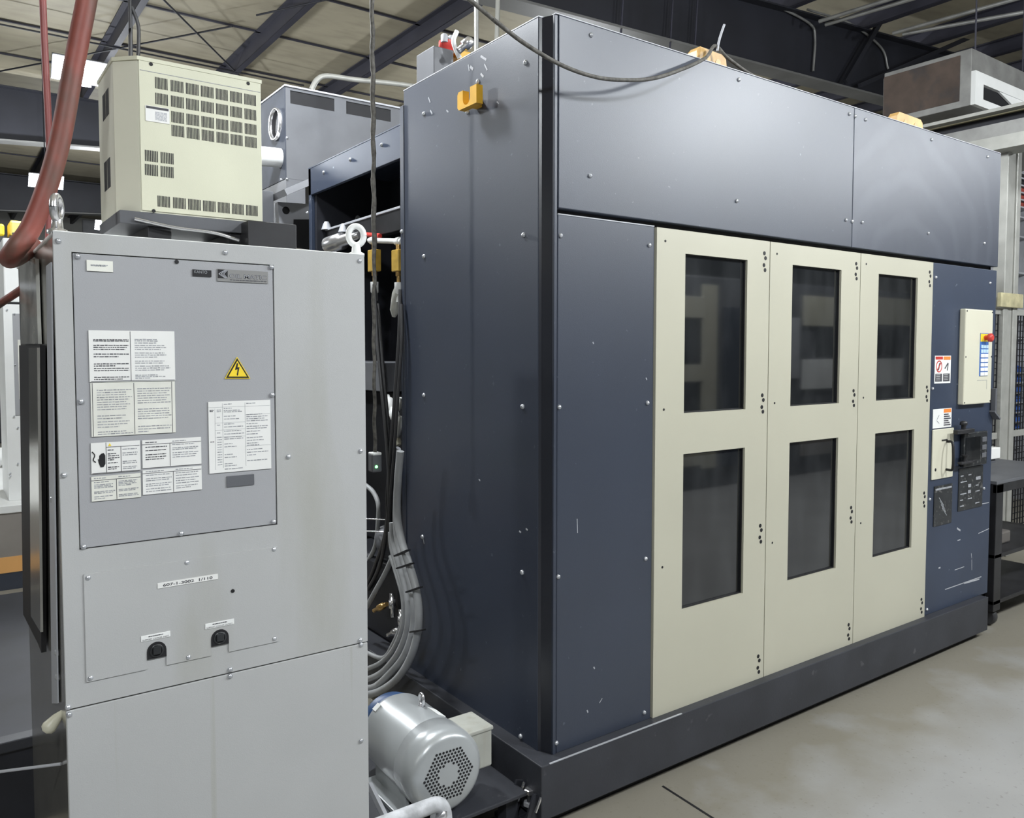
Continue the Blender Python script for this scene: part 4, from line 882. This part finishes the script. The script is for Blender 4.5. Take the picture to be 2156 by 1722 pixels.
# perforations: hexagonal rows around a plain hub
side = ax.cross(Vector((0, 0, 1))).normalized(); upv = side.cross(ax)
mb = MB()
pit = .0125
for i in range(-9, 10):
    for j in range(-9, 10):
        px2, pz2 = (i + .5 * (j % 2)) * pit, j * pit * .87
        rr2 = math.hypot(px2, pz2); ang = math.atan2(pz2, px2)
        hexr = .098 * math.cos(math.pi / 6) / math.cos((ang % (math.pi / 3)) - math.pi / 6)
        if rr2 < hexr and rr2 > .034: mb.lathe(mc + ax * .0022 + side * px2 + upv * pz2, ax, [(0, .0046), (.0006, .0046)], 6)
stuff(mb.build('fan_cover_holes', BLACK, FC))
tb = mc - ax * .105 + side * (MR + .02) + upv * .0
if tb.x < mc.x: tb = mc - ax * .105 - side * (MR + .02)
MB().box(mc.x + MR * .70, mc.x + MR + .058, mc.y + .035, mc.y + .165, mc.z - .045, mc.z + .085, .006).build('terminal_box', MOTORB, MO)
MB().box(mc.x + MR * .68, mc.x + MR + .062, mc.y + .031, mc.y + .169, mc.z + .080, mc.z + .094, .004).build('terminal_box_lid', MOTORB, MO)
le = mc - ax * .24 + Vector((.03, 0, MR * .93))
ring = [le + Vector((.0, math.cos(t) * .014, .022 + math.sin(t) * .022)) for t in [2 * math.pi * k2 / 20 for k2 in range(21)]]
mb = MB(); mb.tube(ring, .006, 8, False); mb.lathe(le - Vector((0, 0, .005)), (0, 0, 1), [(0, .014), (.01, .012)], 12); mb.build('eyebolt', STEEL, MO)
ring = [le + Vector((.004 + math.cos(t) * .006, math.cos(t) * .016 + .004, .020 + math.sin(t) * .026)) for t in [2 * math.pi * k2 / 20 for k2 in range(21)]]
mb = MB(); mb.tube(ring, .0028, 6, False); mb.build('wire_loop', BLACK, MO)
nl = mc - ax * .19
th = math.radians(62)
nrm = Vector((math.cos(th), 0, math.sin(th))); mb = MB(); mb.obox(nl + nrm * (MR * .972), (0, 1, 0), (-math.sin(th), 0, math.cos(th)), nrm, .035, .017, .001); mb.build('nameplate', WHITE, MO)
mb = MB(); th2 = math.radians(128); n2 = Vector((math.cos(th2), 0, math.sin(th2))); mb.obox(mc - ax * (LEN - .03) + n2 * (MR * .975), (0, 1, 0), (-math.sin(th2), 0, math.cos(th2)), n2, .012, .014, .0015); mb.build('paper_tag', WHITE, MO)
mb = MB(); mb.lathe(mc - ax * (LEN + .05), ax, [(0, MR * .80), (.04, MR * .88), (.05, MR * .86)], 40); mb.build('blue_end_bell', mat('dark_blue_bell', (.03, .07, .17), .4), MO)
for sx_ in (-1, 1):
    mb = MB(); mb.box(mc.x + sx_ * .105 - .03, mc.x + sx_ * .105 + .03, mc.y + .10, mc.y + .36, .140, .155, .003); mb.box(mc.x + sx_ * .085 - .008, mc.x + sx_ * .085 + .008, mc.y + .12, mc.y + .34, .15, mc.z - MR * .60, .002); mb.build('mounting_foot', MOTORM, MO)
ST = thing('motor_stand', (mc.x, mc.y + .2, 0), 'dark steel stand plate under the grey electric motor', 'stand')
MB().box(-.755, -.125, mc.y - .02, mc.y + .75, .125, .139, .003).build('stand_plate', PLINTH, ST)
for xx in (-.70, -.16):
    MB().box(xx - .025, xx + .025, mc.y + .02, mc.y + .07, 0, .125).build('stand_leg', PLINTH, ST); MB().box(xx - .025, xx + .025, mc.y + .6, mc.y + .65, 0, .125).build('stand_leg', PLINTH, ST)
mb = MB(); mb.bar((-.62, mc.y + .02, .155), (-.56, mc.y + .30, .155), .012, .03); mb.build('stop_bar', LGREY, ST)
# bent pipe guard in front of the motor
y_r = -.05
a = ony(930, 1688, y_r)
GR = thing('pipe_guard', (a.x, y_r, 0), 'dusty grey bent pipe guard rail in front of the motor', 'guard rail')
mb = MB(); mb.tube(smooth_path([(-.776, y_r, a.z), (-.66, y_r, a.z), (a.x - .06, y_r, a.z), (a.x - .015, y_r, a.z - .004), (a.x + .006, y_r, a.z - .03), (a.x + .012, y_r, a.z - .09), (a.x + .012, y_r, .0)], 6), .024, 16); mb.build('bent_pipe', PIPEM, GR)
mb = MB(); mb.lathe((a.x - .02, y_r - .006, a.z - .026), (.5, -.3, -1), [(0, .026), (.01, .03), (.022, .024)], 14); mb.build('weld_collar', STEEL, GR)
# levelling bolts at the plinth corner
LVS = [(1115, 1662, 'hex-headed levelling bolt beside the plinth corner'), (1078, 1655, 'levelling bolt nearer the motor, beside the plinth')]
for i, (u, v, l) in enumerate(LVS):
    c = ony(u, v, .02 if i == 0 else .10)
    t = thing('levelling_bolt', (c.x, c.y, 0), l, 'bolt')
    mb = MB(); mb.lathe((c.x, c.y, 0), (0, 0, 1), [(0, .010), (c.z - .01, .010)], 10); mb.build('threaded_rod', PLINTH, t)
    mb = MB(); mb.lathe((c.x, c.y, c.z - .012), (0, 0, 1), [(0, .020), (.014, .020), (.016, .016)], 6, False); mb.build('hex_head', STEEL, t)
    mb = MB(); mb.lathe((c.x, c.y, c.z - .055), (0, 0, 1), [(0, .022), (.014, .022)], 6, False); mb.build('lock_nut', LGREY, t)
    mb = MB(); mb.box(c.x - .05, c.x + .05, c.y - .04, c.y + .04, 0, .02, .004); mb.build('foot_pad', PLINTH, t)
AB = thing('anchor_bracket', (-.14, .05, 0), 'black angle bracket with worn bright edges before the plinth corner', 'bracket')
for (u0, v0), (u1, v1), yy in (((1097, 1642), (1070, 1722), .06), ((1133, 1672), (1108, 1740), -.02)):
    mb = MB(); a, b = ony(u0, v0, yy), ony(u1, v1, yy); mb.bar(a, (b.x, b.y, 0.0), .008, .045); mb.build('bracket_fin', PLINTH, AB)
    mb = MB(); mb.bar(a + Vector((-.001, -.02, .002)), a + (b - a) * .5 + Vector((-.001, -.02, .002)), .007, .006); mb.build('worn_edge', STEEL, AB)
MB().box(-.22, -.10, -.03, .12, 0, .012).build('bracket_base', PLINTH, AB)

# ================================================================== hoses and cables overhead
z_c = 6.04
P_ = [ony(u, v, .10) for u, v in ((196, -120), (186, -20), (165, 90), (148, 180), (132, 270), (114, 345), (90, 420), (62, 485), (30, 528))]
P_ = rise(P_[0], P_[1]) + P_ + [ony(20, 545, .20), ony(45, 535, .30), ony(72, 512, .33)]
hose('red_hose', P_, .0235, HOSER, 'thick faded red hose drooping beside the cream unit', 'hose', 16)
P_ = [ony(u, v, .35) for u, v in ((86, -120), (90, 0), (95, 120), (102, 260), (106, 380), (100, 480))]
P_ = rise(P_[0], P_[1]) + P_
P_[-1] = Vector((P_[-1].x + .0, .35, 1.92))
hose('red_hose', P_, .009, HOSEP, 'thin pinkish red hose hanging straight behind the thick one', 'hose', 10)
hose('red_hose', [ony(-30, 660, .9), ony(5, 636, .8), ony(22, 625, .75), ony(50, 606, .65)], .012, HOSER, 'dark red hose low at the far left edge, behind the cabinet', 'hose', 10)
hk2 = ony(75, 535, .40)
mb = MB(); mb.lathe(ony(70, 520, .36), (.4, .2, -1), [(-.04, .014), (-.01, .014), (-.01, .02), (.03, .02)], 12); tag(mb.build('hose_fitting', WHITE, None, ony(70, 520, .36)), 'white fitting where the thick red hose turns back', 'fitting')
# cable draped over the machine front
P_ = [ony(u, v, -.10) for u, v in ((975, -12), (1040, 42), (1105, 92), (1180, 136), (1245, 160), (1300, 168), (1370, 166), (1430, 148))] + [ony(1485, 122, -.04), Vector((ony(1510, 112, .05).x, .06, H + .105))]
P_ = rise(P_[0], P_[1]) + P_
e = P_[-1]
P_ += [Vector((e.x + .06, .04, H + .06)), Vector((e.x + .25, .03, H + .012)), Vector((e.x + .6, .03, H + .007)), Vector((1.9, .05, H + .007)), Vector((2.1, .3, H + .007))]
hose('draped_cable', P_, .0068, CORD, 'grey cable sagging across the front of the navy machine', 'cable')
hose('cable_end', [ony(1510, 108, .05), ony(1513, 90, .05), ony(1518, 72, .05), ony(1525, 52, .05)], .005, LGREY, 'short stiff cable end sticking up beside the cream lug', 'cable')
# rooftop actuator
c0 = onx(912, 140, .09)
AC = thing('roof_actuator', (.13, .95, H), 'grey block with red and white fittings on the machine roof', 'actuator')
a, b = ony(913, 95, .85), ony(955, 95, .85)
MB().box(a.x, b.x, .85, 1.0, H - .003, a.z, .004).build('grey_block', MGREY, AC)
mb = MB(); cr = ony(945, 82, .9); mb.lathe((cr.x, .92, a.z - .002), (0, 0, 1), [(0, .030), (.03, .030), (.032, .034), (.06, .034)], 18); mb.build('red_collar', RED, AC)
mb = MB()
for dx in (-.022, .012): mb.lathe((cr.x + dx, .90, a.z + .045), (0, 0, 1), [(0, .016), (.03, .016), (.035, .010)], 10)
mb.build('valve_knobs', LGREY, AC)
hw = [ony(u, v, .80) for u, v in ((962, 66), (955, 85), (960, 105), (968, 122))]
mb = MB(); mb.tube(smooth_path(hw, 6), .010, 10); mb.build('white_hose', WHITE, AC)
c = ony(980, 95, .75); mb = MB(); mb.lathe(c, (.6, -.3, .6), [(-.04, .014), (-.01, .014), (-.008, .024), (.03, .022), (.04, .008)], 12); mb.build('steel_plug', STEEL, AC)
mb = MB(); c = ony(958, 125, .9); mb.box(c.x, c.x + .06, .86, .98, H - .003, c.z + .03, .003); mb.build('yellow_block', YELH, AC)
c = ony(1003, 50, 1.35); mb = MB(); mb.tube([(c.x, 1.35, 2.64), (c.x, 1.35, z_c)], .012, 8); tag(mb.build('drop_conduit', GALV, None, (c.x, 1.35, 2.64)), 'straight vertical conduit dropping from ceiling behind the roof edge', 'conduit')
P_ = smooth_path([Vector((ony(1100, 225, 3.6).x, 3.6, 6.04))] * 0 + [ony(u, v, 3.6) for u, v in ((655, 190), (668, 168), (690, 160), (750, 168), (860, 180), (1000, 205))] + [Vector((2.2, 3.6, 3.6)), Vector((2.3, 3.6, 5.9))], 6)
tag(MB().tube(P_, .02, 8).build('air_pipe', ALU, None, P_[0]), 'pale bent pipe above the grey collector box', 'pipe')

# ================================================================== left background
BM = thing('background_machine', (-1.2, 6.5, 0), 'another navy machine base with taupe band and orange stripe at far left', 'machine')
yb = 4.35
zz = [ony(25, v, yb).z for v in (1064, 1080, 1172, 1205, 1310)]
MB().box(-3.4, .0, yb, 8.4, zz[1], zz[0], .004).build('top_ledge', WHITE, BM)
MB().box(-3.38, -.02, yb + .01, 8.3, zz[2], zz[1]).build('taupe_band', TAUPE, BM)
MB().box(-3.38, -.02, yb + .005, 8.3, zz[3], zz[2]).build('orange_stripe', mat('orange_stripe', (0.75, 0.40, 0.14), 0.5), BM)
MB().box(-3.38, -.02, yb + .01, 8.3, 0.0, zz[3]).build('base', NAVY, BM)
BC = thing('background_cabinet', (-1.6, 5.2, zz[0]), 'distant white cabinet with grey panel left of the grey cabinet', 'cabinet')
a, b = ony(6, 640, yb + .2), ony(80, 640, yb + .2)
cb0 = MB().box(a.x, a.x + .62, yb + .2, yb + .8, zz[0], a.z, .004).build('cabinet_body', WHITE, BC)
a2 = ony(26, 660, yb + .2); z2 = ony(26, 875, yb + .2).z
MB().box(a2.x, a2.x + .40, yb + .194, yb + .2, z2, a2.z, .002).build('grey_panel', GREYD, BC)
a3 = ony(37, 715, yb + .194); b3 = ony(60, 840, yb + .194)
MB().box(a3.x, a3.x + .25, yb + .190, yb + .194, b3.z, a3.z).build('yellowed_label', PAPERY, BC)
for u, v in ((15, 652), (30, 661), (32, 768), (30, 876), (38, 900), (38, 976), (22, 996), (22, 1002)): instance(BOLT_C, 'bolt', ony(u, v, yb + .19), BC)
t_ = ony(5, 500, yb + .25)
HB = thing('white_tank', (t_.x + .3, 5, a.z), 'white box on top of the distant white cabinet', 'box')
MB().box(t_.x, t_.x + .55, yb + .25, yb + .7, a.z + .02, t_.z, .01).build('tank_body', WHITE, HB)
mb = MB(); mb.lathe((t_.x + .1, yb + .4, t_.z - .002), (0, 0, 1), [(0, .05), (.03, .05), (.04, .03), (.06, .03)], 12); mb.build('tank_cap', MGREY, HB)
MB().box(t_.x + .03, t_.x + .5, yb + .28, yb + .65, a.z, a.z + .02).build('tank_foot', CART, HB)
# yellow signal boxes behind
for i, (u0, v0, u1, v1, l) in enumerate(((20, 463, 55, 498, 'pale yellow box on the far machine, right of the yellow rail'), (-6, 470, 10, 497, 'dark yellow coiled bracket at the far left edge'), (60, 482, 82, 500, 'small pale yellow cap behind the red hose'))):
    a, b = ony(u0, v0, 6.5), ony(u1, v1, 6.5)
    t = thing('yellow_box', (a.x, 6.5, b.z), l, 'box')
    MB().box(a.x, b.x, 6.5, 6.8, b.z, a.z, .02).build('box_shell', YEL if i != 0 else mat('pale_yellow', (0.85, 0.68, 0.15), .5), t); MB().box(a.x, b.x, 6.52, 6.78, zz[0], b.z).build('box_post', CART, t)
# long dark far machinery under the rafters
for x, w_, y, h, l in ((-4.5, 4, 15, 2.9, 'dark far machine at the left image edge under the second lamp'), (-.2, 2.6, 14, 2.75, 'dark far machine top behind the cream cooling unit'), (2.6, 3, 16, 3.0, 'dark far machine behind the grey collector box'), (5.8, 3.5, 15, 2.8, 'dark far machine hidden behind the navy machine')):
    FM = thing('far_machine', (x + w_ / 2, y + 1, 0), l, 'machine')
    MB().box(x, x + w_, y, y + 2, 0, h, .02).build('machine_body', VOID, FM); MB().box(x - .05, x + w_ + .05, y - .03, y + .1, h - .12, h, .01).build('machine_top_rail', LGREY, FM)
CT = thing('chip_tank', (-1.7, 2.0, 0), 'low dark chip tank on the floor left of the grey cabinet', 'tank')
MB().box(-2.6, -.85, 1.05, 3.1, 0.0, .30, .01).build('tank_shell', VOID, CT)
MB().box(-2.62, -.83, 1.03, 1.09, .28, .32, .005).build('tank_rim', PLINTH, CT)

# ================================================================== right background
# mesh fence
yf = 0.72
FN = thing('mesh_fence', (6, yf, 0), 'black wire mesh fence panel with grey rails behind the right end of machine', 'fence')
pa, pb = ony(2118, 500, yf), ony(2148, 500, yf)
zt_ = ony(2133, 262, yf).z
for k2 in range(3):
    w_ = (pb.x - pa.x) / 3; MB().box(pa.x + k2 * w_ + .004, pa.x + (k2 + 1) * w_ - .004, yf + .01 * (k2 % 2), yf + .09, 0, zt_, .006).build('post_profile', ALU, FN)
MB().box(pa.x - .02, pb.x + .02, yf - .02, yf + .12, zt_ - .12, zt_, .01).build('post_head', ALU, FN)
zr = ony(2133, 635, yf).z
MB().box(pa.x - .12, pb.x + .02, yf - .03, yf, zr - .05, zr + .06, .004).build('cream_clamp', mat('worn_cream', (0.45, 0.41, 0.25), .5, 0, .3, 14), FN)
xl = pa.x - .75; xr = pb.x + 2.2
for z in (0.12, ony(2150, 912, yf).z, zr - .08):
    MB().box(pb.x, xr, yf + .02, yf + .06, z - .025, z + .025, .003).build('fence_rail', ALU, FN); MB().box(xl, pa.x, yf + .02, yf + .06, z - .025, z + .025, .003).build('fence_rail', ALU, FN)
mb = MB()
for i in range(int((xr - xl) / .05)):
    x = xl + i * .05
    if pa.x < x < pb.x: continue
    mb.box(x - .004, x + .004, yf + .035, yf + .043, .12, zr - .08)
for j in range(int((zr - .2) / .05)): mb.box(xl, xr, yf + .043, yf + .049, .12 + j * .05 - .003, .12 + j * .05 + .003)
stuff(mb.build('wire_mesh', BLACK, FN))
# overhead rail carried by the post
OR = thing('overhead_rail', (pa.x + .1, 2.2, zt_), 'dark overhead rail with cream flanges resting on the grey post', 'rail')
xm = (pa.x + pb.x) / 2
MB().box(xm - .06, xm + .06, -.3, 4.0, zt_ + .02, zt_ + .09).build('rail_web', FRAME, OR)
MB().box(xm - .09, xm + .09, -.3, 4.0, zt_, zt_ + .02).build('rail_bottom_flange', mat('cream_flange', (0.40, 0.37, 0.25), .5), OR)
MB().box(xm - .09, xm + .09, -.3, 4.0, zt_ + .09, zt_ + .105).build('rail_top_flange', MATS['cream_flange'], OR)
MB().box(xm - .25, xm - .16, -.3, 4.0, zt_ + .08, zt_ + .105).build('cable_tray', ALU, OR)
MB().box(xm - .28, xm - .02, -.3, 4.0, zt_ - .22, zt_ - .12).build('side_channel', ALU, OR)
MB().box(xm - .20, xm + .10, -.3, 4.0, zt_ - .12, zt_ - .0).build('tie_plate', GALV, OR)
# duct with white diffuser
DU = thing('air_duct', (6.8, 1.9, 4.0), 'grey air duct with rusty side and white torn diffuser high at right', 'duct')
dx0 = 6.24; du = lambda u, v: ony(u, v, 1.5)
dz1, dz0 = du(2045, 100).z, du(2045, 222).z; dx0 = du(2045, 150).x
MB().box(dx0, dx0 + 1.5, 1.5, 2.34, dz0, dz1, .006).build('duct_body', GALV, DU)
MB().box(dx0 - .006, dx0, 1.60, 2.34, dz0 + .06, dz1 - .04).build('rusty_side', RUST, DU)
mb = MB(); zmid = du(2045, 150).z
mb.plate(dx0, dx0 + 1.2, dz0, zmid, 1.46, 1.5, [(dx0 + .16, dx0 + 1.0, dz0 + .07, zmid - .10)]); mb.build('white_diffuser', WHITE, DU)
MB().box(dx0 + .1, dx0 + 1.1, 1.495, 1.499, dz0 + .02, zmid - .04).build('diffuser_opening', BLACK, DU)
mb = MB(); mb.prism([(dx0 + .35, 1.47, zmid - .06), (dx0 + 1.1, 1.47, zmid - .06), (dx0 + 1.1, 1.47, dz0 + .05)], (0, 1, 0), .02); mb.build('torn_flap', WHITE, DU)
for xx, yy in ((dx0 + .28, 1.6), (dx0 + 1.3, 1.6)):
    mb = MB(); mb.tube([(xx, yy, dz1 - .01), (xx, yy, zc(xx))], .008, 6); mb.build('hanger', PURL, DU)
# column next to the duct
cc = ony(1877, 200, 2.6); MB_ = MB().box(cc.x - .06, cc.x + .06, 2.54, 2.66, 0, ony(1877, 165, 2.6).z); tag(MB_.build('grey_column', FLNG, None, (cc.x, 2.6, 0)), 'slim grey column standing behind the machine roof near the duct', 'column')
# bin rack
yr = 1.75
ra, rb2 = ony(2092, 700, yr).x, ony(2156, 700, yr).x + .12
RK = thing('bin_rack', ((ra + rb2) / 2, yr + .2, 0), 'tall white storage rack behind the mesh fence', 'rack')
zz_ = lambda v: ony(2135, v, yr).z
MB().box(ra, rb2, yr + .24, yr + .26, 0, zz_(345)).build('back_sheet', WHITE, RK)
for x in (ra, (ra + rb2) / 2 + .1, rb2): MB().box(x - .02, x + .02, yr, yr + .24, 0, zz_(345)).build('upright', LGREY, RK)
red_rows = [(352 + 15.5 * i, 366 + 15.5 * i) for i in range(5)]; blue_rows = [(768 + 21 * i, 784 + 21 * i) for i in range(7)]
for v0, v1 in red_rows + blue_rows + [(440, 450), (482, 492), (560, 570), (700, 710), (935, 942), (1000, 1010)]:
    z = zz_(v1); MB().box(ra, rb2, yr + .02, yr + .24, z - .018, z - .002).build('shelf', LGREY, RK)
def binm(w, d, h, m):
    mb = MB(); t = .004
    mb.prism([(0, 0, 0), (0, d, 0), (0, d, h), (0, d * .3, h), (0, 0, h * .65)], (1, 0, 0), t); mb.prism([(w - t, 0, 0), (w - t, d, 0), (w - t, d, h), (w - t, d * .3, h), (w - t, 0, h * .65)], (1, 0, 0), t)
    mb.box(0, w, 0, t, 0, h * .65); mb.box(0, w, d - t, d, 0, h); mb.box(0, w, 0, d, 0, t); return mesh_only(mb, 'storage_bin', m)
BLUEB = mat('blue_bin', (0.04, 0.13, 0.50), .4); REDB = mat('red_bin', (0.30, 0.055, 0.04), .45, 0, .2, 8); DARKB = mat('black_bin', (0.02, 0.02, 0.022), .45)
bw = .088
ORD = ['leftmost', 'second', 'third', 'fourth', 'fifth', 'sixth', 'seventh', 'eighth', 'ninth', 'tenth']; NUM = ['one', 'two', 'three', 'four', 'five', 'six', 'seven']
for rows, mm, txt, cat in ((red_rows[:2], DARKB, 'small black bin above the red bins', 'black bins'), (red_rows[2:], REDB, 'small red bin high on the rack behind the fence', 'red bins'), (blue_rows, BLUEB, 'small blue bin on the rack behind the wire mesh', 'blue bins')):
    me = None
    for v0, v1 in rows:
        h = zz_(v0) - zz_(v1) - .004
        if me is None: me = binm(bw, .18, h * .95, mm)
        x = ra + .03; ci = 0
        while x + bw < rb2 - .03:
            if abs(x + bw / 2 - ((ra + rb2) / 2 + .1)) > bw / 2 + .02:
                ob = D.objects.new('storage_bin', me); COL.objects.link(ob); ob.location = (x, yr + .03, zz_(v1) - .001); tag(ob, txt.replace('small', ORD[ci] + ' small') + ', row ' + NUM[rows.index((v0, v1))] + ' from its top', 'bin', cat); ci += 1
            x += bw + .008
# boxes on the rack
for i, (v0, v1, l) in enumerate(((455, 482, 'white carton row on the rack shelf below the red bins'), (500, 560, 'larger white carton on the rack middle shelf'), (585, 660, 'pale carton just above the top rail of the mesh'))):
    a, b = ra + .05, rb2 - .25
    tag(MB().box(a, b, yr + .05, yr + .22, zz_(v1 + 10) if i == 2 else zz_(v1) - .002, zz_(v0), .01).build('carton', PAPER, None, (a, yr + .05, zz_(v1))), l, 'carton')
    if i == 2: MB().box(ra, rb2, yr + .02, yr + .24, zz_(v1 + 10) - .018, zz_(v1 + 10)).build('shelf', LGREY, RK)
# black cart
KX, KY = 3.345, 0.0
KC = thing('tool_cart', (KX + .5, KY + .3, 0), 'black steel cart with grey top beside the machine right end', 'cart')
zt2 = 0.885
MB().box(KX, KX + 1.1, KY, KY + .55, zt2 - .02, zt2, .003).build('cart_top', MGREY, KC)
MB().box(KX, KX + 1.1, KY, KY + .02, zt2 - .07, zt2 - .02).build('front_rail', CART, KC)
for x in (KX, KX + 1.02):
    for y in (KY, KY + .49): MB().box(x, x + .09, y, y + .06, .10, zt2 - .02, .003).build('cart_post', CART, KC)
MB().box(KX, KX + .006, KY + .05, KY + .5, .15, zt2 - .03).build('side_sheet', CART, KC)
for z in (.14, .42): MB().box(KX, KX + 1.1, KY, KY + .55, z, z + .025, .003).build('cart_shelf', CART, KC)
MB().box(KX + .10, KX + .45, KY + .1, KY + .5, .445, .52, .01).build('grey_tray', mat('tray', (.12, .11, .10), .5), KC)
for x in (KX + .06, KX + 1.0):
    for y in (KY + .06, KY + .48):
        mb = MB(); mb.lathe((x - .02, y, .055), (1, 0, 0), [(0, .045), (.005, .055), (.035, .055), (.04, .045)], 18); w_ = mb.build('caster_wheel', HOSEK, KC)
        mb = MB(); mb.box(x - .03, x + .03, y - .03, y + .03, .11, .14); mb.lathe((x - .024, y, .055), (1, 0, 0), [(0, .014), (.05, .014)], 10); mb.build('caster_fork', STEEL, w_)
BXK = thing('vise_block', (KX + .3, KY + .35, zt2), 'pale machined block stack lying on the black cart top', 'block')
MB().box(KX + .12, KX + .42, KY + .22, KY + .5, zt2, zt2 + .055, .004).build('lower_block', LGREY, BXK)
MB().box(KX + .10, KX + .44, KY + .20, KY + .5, zt2 + .055, zt2 + .085, .003).build('dark_gap_plate', MGREY, BXK)
MB().box(KX + .08, KX + .46, KY + .18, KY + .52, zt2 + .085, zt2 + .155, .004).build('upper_block', PAPER, BXK)
hose('red_cable', [(KX + .08, KY + .70, .58), (KX + .3, KY + .70, .61), (KX + .7, KY + .72, .66), (KX + 1.3, KY + .7, .60)], .012, RED, 'red hose seen through the open black cart', 'hose')

# ================================================================== the machine across the aisle (seen mirrored in the door windows)
OM = thing('opposite_machine', (7.5, -5.0, 0), 'cream and grey machine across the aisle, mirrored in the door windows', 'machine')
oy = -4.3
MB().box(3.6, 12.5, oy - 1.6, oy, 0.0, 2.55, .01).build('enclosure', MGREY, OM)
for x0, x1, z0, z1, m in ((3.6, 4.5, .25, 2.5, NAVY), (4.6, 4.85, .25, 2.45, BEIGE), (4.85, 5.7, 2.05, 2.3, BEIGE), (5.7, 5.95, .25, 2.45, BEIGE), (4.85, 5.7, 1.3, 1.5, BEIGE), (4.85, 5.7, .3, .6, BEIGE), (6.1, 6.6, .25, 2.2, NAVY), (6.7, 7.6, 1.3, 2.1, LGREY), (7.7, 8.5, 2.0, 2.4, BEIGE), (7.7, 10.2, 1.15, 1.55, WHITE), (8.6, 11.6, 2.05, 2.45, BEIGE), (7.7, 11.8, .25, .55, TAUPE)):
    MB().box(x0, x1, oy, oy + .04, z0, z1, .005).build('front_panel', m, OM)
for x0, x1, z0, z1 in ((4.87, 5.68, 1.52, 2.03), (4.87, 5.68, .62, 1.28), (8.0, 10.0, 1.6, 1.98)):
    MB().box(x0, x1, oy, oy + .02, z0, z1).build('window_pane', GLASS, OM)
bpy.context.view_layer.update()
